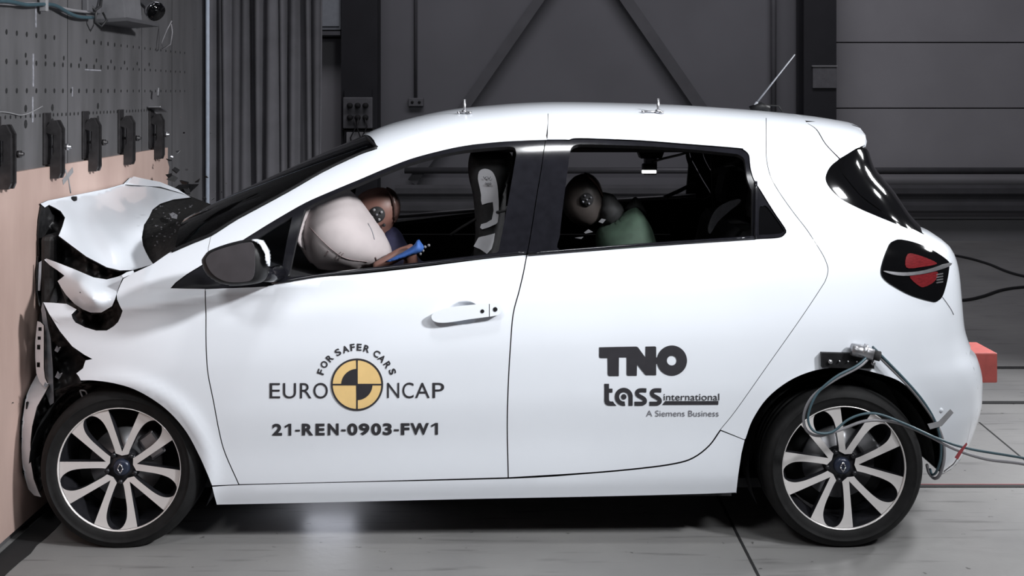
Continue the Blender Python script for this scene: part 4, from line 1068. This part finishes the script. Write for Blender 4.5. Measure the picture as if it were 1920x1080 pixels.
# camera under the roof
oc = MB(); oc.prism([(-0.062, 0), (0.062, 0), (0.045, -0.045), (-0.045, -0.045)], 1, -0.05, 0.05)
t0 = P(1219, 277, 0.0)
oc.v = [(v[0] + t0.x, v[1] + t0.y, v[2] + t0.z) for v in oc.v]; ocm = oc.build('cabin_camera', 'black', car)
MB().box(P(1207, 315, 0.03), P(1232, 288, -0.03)).build('circuit_plate', 'rail_grey', ocm)
MB().box(P(1203, 326, 0.03) , P(1232, 308, -0.04), 0, 0.006).build('lens_block', 'black', ocm)
MB().box(P(1203, 325, -0.03), P(1231, 319, -0.045), 0, 0.003).build('light_bar', 'led', ocm)
MB().tube([P(1222, 304, -0.03), P(1245, 297, -0.05), P(1275, 290, -0.15), P(1312, 278, -0.4)], 0.006, 0, 6).build('lead', 'cable', ocm)
for x, y in ((1197, 275.5), (1251, 283)): MB().tube([P(x, y, -0.05), P(x, y, -0.07)], 0.005, 0, 8).build('screw', 'steel', ocm)

# ---------------------------------------------------------------- dummies
def blobmesh(parts, vox):
    """several closed bodies fused into one continuous skin"""
    bm = bmesh.new()
    for me in parts: bm.from_mesh(me)
    me = bpy.data.meshes.new('body'); bm.to_mesh(me); bm.free()
    o = bpy.data.objects.new('tmp', me); COL.objects.link(o)
    r = o.modifiers.new('r', 'REMESH'); r.mode = 'VOXEL'; r.voxel_size = vox
    s = o.modifiers.new('s', 'SMOOTH'); s.iterations = 3
    dg = bpy.context.evaluated_depsgraph_get(); res = bpy.data.meshes.new_from_object(o.evaluated_get(dg))
    bpy.data.objects.remove(o)
    res.polygons.foreach_set('use_smooth', [True] * len(res.polygons))
    res.materials.clear()
    return res
def limb(pts, rad):
    return MB().tube(pts, rad, 0, 14).mesh('limb')
def disc(c, r, parent, dots, md='hole'):
    """target disc on the side of a head, facing the camera side"""
    m = MB(); m.tube([c, c + Vector((0, -0.012, 0))], r, 0, 24); o = m.build('target_disc', md, parent)
    for k in range(4):
        a = math.radians(28 + 90 * k); q = c + Vector((math.cos(a) * r * 0.66, -0.012, math.sin(a) * r * 0.66))
        MB().tube([q, q + Vector((0, -0.004, 0))], r * 0.17, 0, 10).build('target_dot', dots, o)
    q = c + Vector((0, -0.012, 0)); MB().tube([q, q + Vector((0, -0.004, 0))], r * 0.15, 0, 10).build('target_dot', 'ink_grey', o)

HD = sm([(672, 366), (690, 355), (707, 351), (724, 352), (738, 358), (747, 371), (750, 388), (747, 405), (738, 422), (726, 435), (715, 440), (700, 436), (686, 425), (672, 405), (664, 385)], 4, True)
yd = -0.33
parts = [pillow('h', HD, yd, 0.082, None, None, 5, mem=True),
         limb([P(716, 425, yd), P(728, 452, yd), P(738, 480, yd)], [0.038, 0.034, 0.036]),
         limb([P(736, 478, yd), P(752, 530, yd), P(790, 600, yd), P(830, 640, yd)], [0.035, 0.09, 0.11, 0.12]),
         limb([P(830, 640, -0.42), P(700, 640, -0.42), P(610, 660, -0.42), P(560, 760, -0.42)], [0.10, 0.09, 0.07, 0.05]),
         limb([P(830, 640, -0.22), P(700, 640, -0.22), P(610, 660, -0.22), P(560, 760, -0.22)], [0.10, 0.09, 0.07, 0.05]),
         limb([P(748, 520, -0.46), P(772, 502, -0.50), P(768, 466, -0.54), P(750, 476, -0.56), P(722, 492, -0.57), P(700, 502, -0.57)], [0.045, 0.035, 0.026, 0.026, 0.024, 0.02])]
dm = link('crash_dummy', blobmesh(parts, 0.011), 'skin')
tag(dm, 'brown-headed crash test dummy in navy shirt, face in the airbag', 'dummy')
pillow('skull_cap', sm([(724, 351), (738, 357), (748, 371), (751, 388), (748, 405), (740, 420), (737, 405), (735, 388), (731, 368)], 4, True), yd, 0.074, ['skull'], dm, 5, 14)
disc(P(707, 402, yd - 0.072), 0.033, dm, 'plinth')
c = P(720, 422, yd - 0.066); MB().tube([c, c + Vector((0, -0.006, 0))], 0.007, 0, 10).build('target_dot', 'hole', dm)
pillow('shirt', sm([(712, 444), (722, 432), (738, 425), (752, 436), (766, 462), (800, 500), (850, 560), (830, 610), (740, 590), (705, 520), (706, 480)], 4, True), yd, 0.13, ['navy'], dm, 6, flat=0.35, mem=True)
sh = pillow('sleeve', sm([(721, 492), (740, 481), (760, 470), (776, 459), (784, 448), (790, 455), (795, 464), (788, 474), (770, 480), (745, 488)], 3, True), -0.62, 0.035, ['blue'], dm, 4, 10)
for x, y in ((797, 463), (793, 470), (788, 476), (804, 460)): MB().tube([P(x, y, -0.60), P(x, y, -0.61)], 0.006, 0, 8).build('snap', 'dim', dm)

HR = sm([(1054, 374), (1058, 356), (1066, 341), (1079, 329), (1095, 325), (1111, 330), (1124, 345), (1130, 364), (1131, 392), (1124, 411), (1107, 424), (1084, 422), (1065, 410), (1055, 392)], 4, True)
yr = -0.34
parts = [pillow('h', HR, yr, 0.080, None, None, 5, mem=True),
         limb([P(1115, 392, yr), P(1138, 400, yr), P(1158, 430, yr)], [0.04, 0.036, 0.04]),
         limb([P(1165, 440, yr), P(1182, 490, yr), P(1215, 580, yr), P(1250, 640, yr)], [0.07, 0.10, 0.11, 0.12]),
         limb([P(1250, 640, yr - 0.09), P(1130, 620, yr - 0.09), P(1060, 640, yr - 0.09), P(1030, 740, yr - 0.09)], [0.09, 0.08, 0.06, 0.045]),
         limb([P(1250, 640, yr + 0.09), P(1130, 620, yr + 0.09), P(1060, 640, yr + 0.09), P(1030, 740, yr + 0.09)], [0.09, 0.08, 0.06, 0.045]),
         limb([P(1170, 470, yr - 0.10), P(1130, 520, yr - 0.14), P(1090, 540, yr - 0.13), P(1062, 500, yr - 0.10)], [0.045, 0.04, 0.033, 0.028])]
dr = link('crash_dummy', blobmesh(parts, 0.011), 'skin_dark')
tag(dr, 'dark-headed crash test dummy in a green shirt on the rear bench', 'dummy')
pillow('skull_cap', sm([(1095, 324), (1112, 329), (1125, 344), (1131, 364), (1131, 372), (1122, 362), (1110, 345)], 4, True), yr, 0.066, ['skull'], dr, 4, 12)
disc(P(1100, 374, yr - 0.074), 0.027, dr, 'ink_grey')
pillow('neck_shroud', sm([(1127, 365), (1140, 362), (1151, 366), (1160, 378), (1170, 394), (1160, 412), (1140, 422), (1124, 416)], 3, True), yr, 0.075, ['seat'], dr, 4, mem=True)
pillow('shirt', sm([(1117, 456), (1121, 430), (1140, 417), (1156, 408), (1174, 396), (1192, 389), (1205, 400), (1218, 420), (1227, 442), (1234, 480), (1230, 540), (1180, 560), (1130, 520)], 4, True), yr, 0.17, ['green'], dr, 6, flat=0.42, mem=True)
pillow('collar', sm([(1172, 392), (1180, 380), (1190, 369), (1198, 374), (1208, 390), (1212, 402), (1196, 394), (1184, 396)], 3, True), yr + 0.06, 0.05, ['seat'], dr, 4, 10)
for pts in ([(1122, 416), (1128, 410), (1136, 412), (1130, 419)], [(1095, 436), (1103, 430), (1112, 435), (1098, 438)], [(1078, 446), (1094, 444), (1090, 448)]):
    flatpart('face_paint', pts, yr - 0.12, 'dim', dr, 0.004, 4)

# ---------------------------------------------------------------- lettering on the doors
def surf(px, py, off=0.0018):
    p = pix(px, py); e = 0.004
    n = Vector((-(halfw(p.x + e, p.z) - halfw(p.x - e, p.z)) / (2 * e), -1, -(halfw(p.x, p.z + e) - halfw(p.x, p.z - e)) / (2 * e))).normalized()
    return p + n * off
_gl = {}
def glyph(ch, bold=0.0):
    if ch == '1':                              # a one with a flag, the font's own has none
        return [(0.0, 0.80), (0.62, 1.0), (1.0, 1.0), (1.0, 0.0), (0.58, 0.0), (0.58, 0.80), (0.08, 0.63)], [(0, 6, 5, 1), (1, 5, 4, 3, 2)], 0.5
    if (ch, bold) in _gl: return _gl[(ch, bold)]
    cu = bpy.data.curves.new('t', 'FONT'); cu.body = ch; cu.size = 1; cu.resolution_u = 5; cu.offset = bold
    o = bpy.data.objects.new('t', cu); COL.objects.link(o)
    me = o.evaluated_get(bpy.context.evaluated_depsgraph_get()).to_mesh()
    v = [(p.co.x, p.co.y) for p in me.vertices]; f = [tuple(q.vertices) for q in me.polygons]
    bpy.data.objects.remove(o)
    x0, x1 = min(p[0] for p in v), max(p[0] for p in v); y0, y1 = min(p[1] for p in v), max(p[1] for p in v)
    r = ([((p[0] - x0) / (x1 - x0), (p[1] - y0) / (y1 - y0)) for p in v], f, (x1 - x0) / (y1 - y0))
    _gl[(ch, bold)] = r; return r
def put(mb, ch, x0, x1, ytop, ybot, bold=0.0, ang=None):
    """a glyph fitted into a box on the panel; ang rotates it about the box centre"""
    v, f, _ = glyph(ch, bold); cx, cy = (x0 + x1) / 2, (ytop + ybot) / 2; V = []
    for u, w in v:
        x, y = x0 + u * (x1 - x0) - cx, ybot + w * (ytop - ybot) - cy
        if ang: x, y = x * math.cos(ang) - y * math.sin(ang), x * math.sin(ang) + y * math.cos(ang)
        V.append(surf(cx + x, cy + y))
    mb.add(V, f)
zc = lambda x, y: (480 + x / 3.692, 620 + y / 3.692)
for word in ((('E', 95, 168, 362, 467), ('U', 188, 278, 362, 468), ('R', 305, 385, 362, 467), ('O', 398, 498, 360, 469)),
             (('N', 908, 992, 360, 465), ('C', 1014, 1092, 358, 467), ('A', 1102, 1203, 360, 465), ('P', 1222, 1303, 360, 465))):
    mb = MB()
    for ch, a, q, t, bt in word:
        put(mb, ch, zc(a, 0)[0], zc(q, 0)[0], zc(0, t)[1], zc(0, bt)[1], 0.0)
    mb.build('lettering', 'ink', d1)
mb = MB(); c0 = (700, 372)
for ch, x, y, w in (('F', 450, 285, 34), ('O', 473, 233, 46), ('R', 511, 190, 40), ('S', 568, 149, 38), ('A', 620, 128, 46), ('F', 669, 115, 32), ('E', 715, 114, 34), ('R', 767, 125, 42),
                    ('C', 836, 160, 42), ('A', 872, 192, 46), ('R', 911, 236, 40), ('S', 945, 283, 38)):
    an = math.atan2(x - c0[0], c0[1] - y); X, Y = zc(x, y)
    put(mb, ch, X - w / 7.384, X + w / 7.384, Y - 6.6, Y + 6.6, 0.03, an)
mb.build('lettering', 'ink', d1)
mb = MB()
for ch, a, q, t, bt in (('2', 113, 181, 643, 725), ('1', 198, 245, 643, 725), ('-', 272, 305, 684, 697), ('R', 318, 398, 642, 724), ('E', 413, 476, 642, 724), ('N', 497, 573, 641, 723),
                        ('-', 590, 622, 682, 696), ('0', 632, 703, 640, 724), ('9', 712, 786, 640, 724), ('0', 797, 867, 639, 723), ('3', 878, 941, 639, 722), ('-', 955, 990, 681, 695),
                        ('F', 1003, 1063, 639, 721), ('W', 1068, 1198, 638, 720), ('1', 1212, 1260, 637, 719)):
    put(mb, ch, zc(a, 0)[0], zc(q, 0)[0], zc(0, t)[1], zc(0, bt)[1], 0.042 if ch != '-' else 0.0)
mb.build('lettering', 'ink', d1)
def patch(name, out, m, parent, off=0.0018, holes=(), h=0.02):
    return shell(name, flank(out), [flank(q) for q in holes], h, side, [m], parent, 0.0008, False, off)
ex, ey = zc(700, 372)
circ = lambda r, a0=0, a1=360, n=48, cx=ex, cy=ey: [(cx + r * math.cos(math.radians(a0 + (a1 - a0) * k / n)), cy - r * math.sin(math.radians(a0 + (a1 - a0) * k / n))) for k in range(n + (0 if a1 - a0 == 360 else 1))]
em = patch('emblem_disc', circ(48.6), 'yellow', d1)
patch('emblem_ring', circ(49.0), 'ink', em, 0.0026, [circ(45.6)])
patch('emblem_cross', [(ex - 47, ey - 1.5), (ex - 1.6, ey - 1.5), (ex - 1.6, ey - 47), (ex + 1.4, ey - 47), (ex + 1.4, ey - 1.5), (ex + 47, ey - 1.5), (ex + 47, ey + 1.4), (ex + 1.4, ey + 1.4), (ex + 1.4, ey + 47), (ex - 1.6, ey + 47), (ex - 1.6, ey + 1.4), (ex - 47, ey + 1.4)], 'ink', em, 0.0027)
patch('emblem_quarter', [(ex, ey)] + circ(29.5, 90, 180, 14), 'ink', em, 0.0028)
patch('emblem_quarter', [(ex, ey)] + circ(29.0, 270, 360, 14), 'ink', em, 0.0028)
zt = lambda q: [(1100 + x / 8.31, 640 + y / 8.31) for x, y in q]
patch('lettering', zt([(195, 92), (480, 85), (770, 80), (790, 86), (806, 100), (860, 175), (915, 248), (917, 80), (1060, 77), (1075, 82), (1083, 95), (1083, 250), (1105, 250), (1105, 345), (1083, 350), (1083, 525), (935, 525), (918, 522), (905, 510), (845, 437), (785, 358), (780, 533), (650, 533), (632, 528),
                         (622, 510), (622, 248), (503, 248), (500, 538), (355, 538), (338, 530), (328, 510), (325, 258), (220, 258), (203, 252), (195, 235)]), 'ink', d2)
patch('lettering', circ(235 / 8.31, 0, 360, 48, *zt([(1328, 298)])[0]), 'ink', d2, 0.0018, [circ(76 / 8.31, 0, 360, 28, *zt([(1325, 298)])[0])])
patch('lettering', zt([(275, 660), (348, 660), (348, 735), (402, 735), (402, 795), (348, 795), (348, 905), (356, 928), (375, 935), (410, 935), (432, 968), (465, 1000), (350, 1000), (312, 990), (288, 968), (275, 930)]), 'ink', d2)
ac = zt([(578, 862)])[0]
ring = circ(140 / 8.31, 0, 280, 40, *ac) + circ(72 / 8.31, 280, 0, 30, *ac)
patch('lettering', ring, 'ink', d2); patch('lettering', circ(42 / 8.31, 0, 360, 20, *ac), 'ink', d2)
patch('lettering', zt([(652, 840), (717, 840), (717, 1000), (652, 1000)]), 'ink', d2)
def stroke(pts, w):
    q = sm(pts, 6); L = []; R = []
    for i in range(len(q)):
        a, bq = np.array(q[max(0, i - 1)]), np.array(q[min(len(q) - 1, i + 1)]); t = (bq - a) / np.hypot(*(bq - a)); n = np.array([-t[1], t[0]]) * w / 2
        L.append(tuple(np.array(q[i]) + n)); R.append(tuple(np.array(q[i]) - n))
    return L + R[::-1]
for dx in (0, 232):
    patch('lettering', stroke(zt([(930 + dx, 762), (860 + dx, 760), (808 + dx, 768), (785 + dx, 800), (800 + dx, 838), (852 + dx, 868), (898 + dx, 900), (905 + dx, 940), (870 + dx, 966), (810 + dx, 969), (745 + dx, 969)]), 7.6), 'ink', d2)
z4 = lambda q: [(1080 + x / 6, 620 + y / 6) for x, y in q]
patch('lettering', z4([(970, 833), (1003, 791), (1602, 790), (1600, 831)]), 'ink', d2)
def line_text(txt, x0, x1, yb, cap, m, bold=0.0):
    cu = bpy.data.curves.new('t', 'FONT'); cu.body = txt; cu.size = 1; cu.resolution_u = 4; cu.offset = bold
    o = bpy.data.objects.new('t', cu); COL.objects.link(o)
    me = o.evaluated_get(bpy.context.evaluated_depsgraph_get()).to_mesh(); v = [(p.co.x, p.co.y) for p in me.vertices]; f = [tuple(q.vertices) for q in me.polygons]
    bpy.data.objects.remove(o)
    a, q = min(p[0] for p in v), max(p[0] for p in v); k = (x1 - x0) / (q - a); top = max(p[1] for p in v)
    MB().add([surf(x0 + (p[0] - a) * k, yb - p[1] / top * cap) for p in v], f).build('lettering', m, d2)
line_text('international', 1244.3, 1348.6, 750.2, 12.6, 'ink', 0.004)
line_text('A Siemens Business', 1211.6, 1347.4, 780.4, 11.2, 'ink_grey')

# ---------------------------------------------------------------- things fixed to the car
def stud(px, py, wings):
    base = pix(px, py + 3); m = MB()
    m.cyl(base + Vector((0, 0, -0.004)), base + Vector((0, 0, 0.058)), 0.0055, 0, 10)
    m.cyl(base + Vector((0, 0, 0.0)), base + Vector((0, 0, 0.014)), 0.012, 0, 6)
    o = m.build('roof_stud', 'steel', car)
    w = MB()
    for a, q, r in wings:
        e = pix(px + a, py + 3 + q); w.tube([base + Vector((0, 0, 0.006)), e + Vector((0, 0, 0.006))], r, 0, 8)
        w.cyl(e + Vector((0, 0, -0.002)), e + Vector((0, 0, 0.010)), r * 1.6, 0, 8)
    w.build('foot', 'steel', o)
stud(871, 210, [(-11, 1, 0.004), (10, 1, 0.005)]); stud(1234, 209, [(-28, 0, 0.004), (6, 1, 0.006)])
ab0 = Vector((1.06, 0, roof_z(1.06, 0)))
m = MB(); m.tube([ab0 + Vector((-0.005, 0, -0.004)), ab0 + Vector((0.04, 0, 0.016)), ab0 + Vector((0.075, 0, 0.006))], [0.022, 0.02, 0.012], 0, 12)
an = m.build('aerial', 'black', car)
MB().tube([ab0 + Vector((0.0, 0, 0.0)), ab0 + Vector((0.022, 0, 0.035))], [0.010, 0.006], 0, 10).build('collar', 'rail_grey', an)
MB().tube([ab0 + Vector((0.018, 0, 0.03)), ab0 + Vector((0.188, 0, 0.245))], [0.0042, 0.0028], 0, 8).build('whip', 'rail_grey', an)
m = MB(); m.tube([ab0 + Vector((0.035, 0.02, -0.002)), ab0 + Vector((0.06, 0.02, 0.022)), ab0 + Vector((0.12, 0.02, 0.018)), ab0 + Vector((0.135, 0.02, -0.008))], 0.0035, 0, 8); m.build('wire_loop', 'black', an)
# sensor bracket above the rear wheel
def off_surf(px, py, o): return surf(px, py, o)
q = [surf(a, bq, 0.02) for a, bq in ((1538, 659), (1634, 661), (1635, 690), (1539, 687))]; q2 = [v + Vector((0, 0.02, 0)) for v in q]
m = MB(); m.add(q + q2, [(0, 1, 2, 3), (7, 6, 5, 4), (0, 4, 5, 1), (1, 5, 6, 2), (2, 6, 7, 3), (3, 7, 4, 0)])
br = m.build('sensor_bracket', 'black', car)
for a, bq, r in ((1553, 675, 0.008), (1632, 678, 0.008), (1570, 674, 0.003), (1586, 674.5, 0.003), (1602, 675, 0.003)):
    c = surf(a, bq, 0.02); MB().tube([c, c + Vector((0, -0.008, 0))], r, 0, 10).build('bolt', 'steel', br)
c = surf(1606, 654, 0.03); e = surf(1628, 659, 0.05)
m = MB(); m.tube([c + Vector((-0.03, 0, 0.005)), c, e], [0.022, 0.024, 0.02], 0, 14); m.tube([c + Vector((0.012, 0, 0)), c + Vector((0.026, -0.004, -0.003))], 0.027, 0, 14); sc = m.build('connector', 'steel', br)
MB().tube([e, e + Vector((0.018, -0.012, -0.003))], 0.018, 0, 14).build('socket', 'hole', sc)
# red block behind the tail
m = MB(); a = P(1829, 716, -0.14); bq = P(1867, 660, -0.14)
m.box((1.80, -0.16, a.z), (bq.x, 0.06, bq.z), 0, 0.006); m.build('foam_block', 'red', car)
# parking sensor and a bumper dot
for a, bq, r in ((1764, 769, 0.009),):
    c = surf(a, bq, 0.0); MB().tube([c + Vector((0, 0.004, 0)), c + Vector((0, -0.0025, 0))], r, 0, 16).build('parking_sensor', 'paint', car)
strip('bumper_seam', [(1767, 557), (1775, 568), (1783, 580), (1788, 590)], 0.0018, 'ink_grey', False, 0.0)

# ---------------------------------------------------------------- hoses, tape, floor cables, flying bits
def hose(name, pts, dy, r, mt, label):
    V = []
    for a, bq, lift in pts:
        V.append((a, bq, lift))
    q = sm([(p[0], p[1]) for p in V], 6); ys = sm([(i, p[2]) for i, p in enumerate(V)], 6)
    return tag(MB().tube([P(p[0], p[1], y[1] + dy) for p, y in zip(q, ys)], r, 0, 8).build(name, mt), label, 'hose')
LA = [(1632, 668, -0.92), (1610, 688, -0.94), (1565, 712, -0.95), (1525, 742, -0.95), (1508, 775, -0.95), (1511, 805, -0.95), (1535, 817, -0.95), (1575, 806, -0.94), (1625, 789, -0.94), (1680, 792, -0.94), (1735, 814, -0.95), (1790, 842, -0.97), (1850, 861, -1.0), (1925, 871, -1.05), (2050, 900, -1.1), (2200, 1010, -1.15)]
hose('hose', LA, 0, 0.0055, 'hose_grey', 'grey hose looped from the wheel arch sensor across the rear wheel spokes')
LB = [(1629, 666, -0.925), (1606, 686, -0.95), (1568, 706, -0.965), (1532, 738, -0.965), (1516, 775, -0.965), (1518, 798, -0.965), (1532, 811, -0.965), (1560, 810, -0.955), (1590, 787, -0.95), (1620, 776, -0.95), (1650, 777, -0.95), (1700, 796, -0.955), (1760, 823, -0.965), (1820, 842, -0.99), (1925, 860, -1.05), (2050, 888, -1.1), (2200, 1000, -1.15)]
hose('hose', LB, 0, 0.0045, 'hose_teal', 'dark teal hose running beside the looped grey one across the rear wheel')
LC = [(1640, 660, -0.90), (1665, 685, -0.90), (1700, 720, -0.90), (1730, 756, -0.89), (1756, 795, -0.88), (1769, 830, -0.87), (1770, 862, -0.87), (1762, 890, -0.85), (1752, 897, -0.82), (1742, 886, -0.78), (1738, 872, -0.70)]
hose('hose', LC, 0, 0.006, 'hose_grey', 'grey hose following the rear wheel arch edge down behind the tyre')
LD = [(1636, 650, -0.91), (1662, 676, -0.905), (1696, 711, -0.905), (1728, 748, -0.895), (1751, 785, -0.885), (1763, 822, -0.88), (1764, 858, -0.875), (1756, 884, -0.86), (1748, 890, -0.82), (1744, 880, -0.76)]
hose('hose', LD, 0, 0.0045, 'hose_teal', 'dark teal hose following the rear wheel arch edge just inside the grey one')
def tape(name, out, y0, mt, label):
    return tag(shell(name, out, [], 6, lambda a, bq: P(a, bq, y0), [mt], None, 0.0012, True), label, 'tape')
tape('tape_strip', [(1739, 795), (1760, 790), (1782, 767), (1788, 774), (1766, 799), (1744, 805)], -0.892, 'tape', 'grey tape strip holding the hoses to the rear bumper edge')
tape('red_tape', [(1790, 858), (1798, 846), (1812, 830), (1814, 833), (1803, 850), (1796, 862)], -1.0, 'red_tape', 'small red tape flag on the hose behind the rear wheel')
tag(MB().tube([P(1770, 884, -0.88), P(1788, 870, -0.95), P(1796, 858, -0.99)], 0.002, 0, 6).build('string', 'hose_grey'), 'thin string between the red tape flag and the rear bumper corner', 'string')
def floor_cable(px, label):
    q = sm(px, 6); return tag(MB().tube([on_floor(a, bq) + Vector((0, 0, 0.012)) for a, bq in q], 0.012, 0, 6).build('floor_cable', 'cable'), label, 'cable')
floor_cable([(1700, 470), (1795, 482), (1850, 496), (1890, 512), (1930, 522), (2000, 530)], 'black cable on the hall floor behind the tail light, upper of two')
floor_cable([(1700, 570), (1800, 566), (1840, 559), (1880, 546), (1930, 540), (2000, 540)], 'black cable on the hall floor behind the tail light, lower of two')
rs = random.Random(11)
def shard(px, py, x_or_y, s, m, pale):
    p = P(px, py, x_or_y); b = MB(); n = rs.choice((3, 4, 5)); a0 = rs.uniform(0, 6)
    R = Matrix.Rotation(rs.uniform(0, 6), 3, 'X') @ Matrix.Rotation(rs.uniform(-0.8, 0.8), 3, 'Z')
    ring = [(math.cos(a0 + 6.283 * k / n) * s * rs.uniform(0.5, 1.2), math.sin(a0 + 6.283 * k / n) * s * rs.uniform(0.4, 1)) for k in range(n)]
    V = [p + R @ Vector((a, 0, c)) for a, c in ring] + [p + R @ Vector((a, s * 0.2, c)) for a, c in ring]
    b.add(V, [tuple(range(n)), tuple(range(n, 2 * n))[::-1]] + [(i, n + i, n + (i + 1) % n, (i + 1) % n) for i in range(n)])
    return tag(b.build('shard', m), 'small pale splinter flying through the air beside the barrier' if pale else 'small dark plastic shard flying off the crushed car nose', 'shard', 'pale flying splinters' if pale else 'dark flying shards')
for px, py, y, s in ((330, 318, 0.75, 0.03), (318, 300, 0.8, 0.02), (345, 345, 0.7, 0.045), (360, 350, 0.72, 0.035), (325, 335, 0.72, 0.04), (316, 330, 0.72, 0.035), (386, 332, 0.8, 0.014), (384, 372, 0.6, 0.012), (372, 340, 0.7, 0.02), (351, 361, 0.62, 0.03),
                     (62, 378, -0.45, 0.006), (30, 628, -0.70, 0.010), (38, 575, -0.66, 0.005), (24, 755, -0.80, 0.004), (150, 548, -0.86, 0.006), (338, 355, 0.62, 0.05)):
    shard(px, py, y, s, 'black', False)
for px, py, y, s in ((333, 284, 0.9, 0.014), (350, 318, 0.8, 0.012), (345, 249, 1.0, 0.007), (322, 294, 0.8, 0.009), (362, 322, 0.8, 0.006), (398, 372, 0.5, 0.014), (403, 358, 0.5, 0.007), (424, 344, 0.6, 0.004), (281, 45, 0.7, 0.006),
                     (395, 250, 0.9, 0.004), (416, 360, 0.5, 0.005), (56, 594, -0.62, 0.004), (35, 757, -0.84, 0.004), (28, 650, -0.7, 0.004), (365, 55, 1.2, 0.005), (340, 220, 1.0, 0.006)):
    shard(px, py, y, s, 'chrome', True)
m = MB(); m.tube([P(a, bq, 1.0) for a, bq in ((322, 39), (312, 58), (303, 80), (304, 92), (320, 83), (323, 60), (321, 45))], 0.0035, 0, 6)
tag(m.build('wire_scrap', 'hose_grey'), 'thin bent scrap of clear trim flying high by the barrier edge', 'scrap')
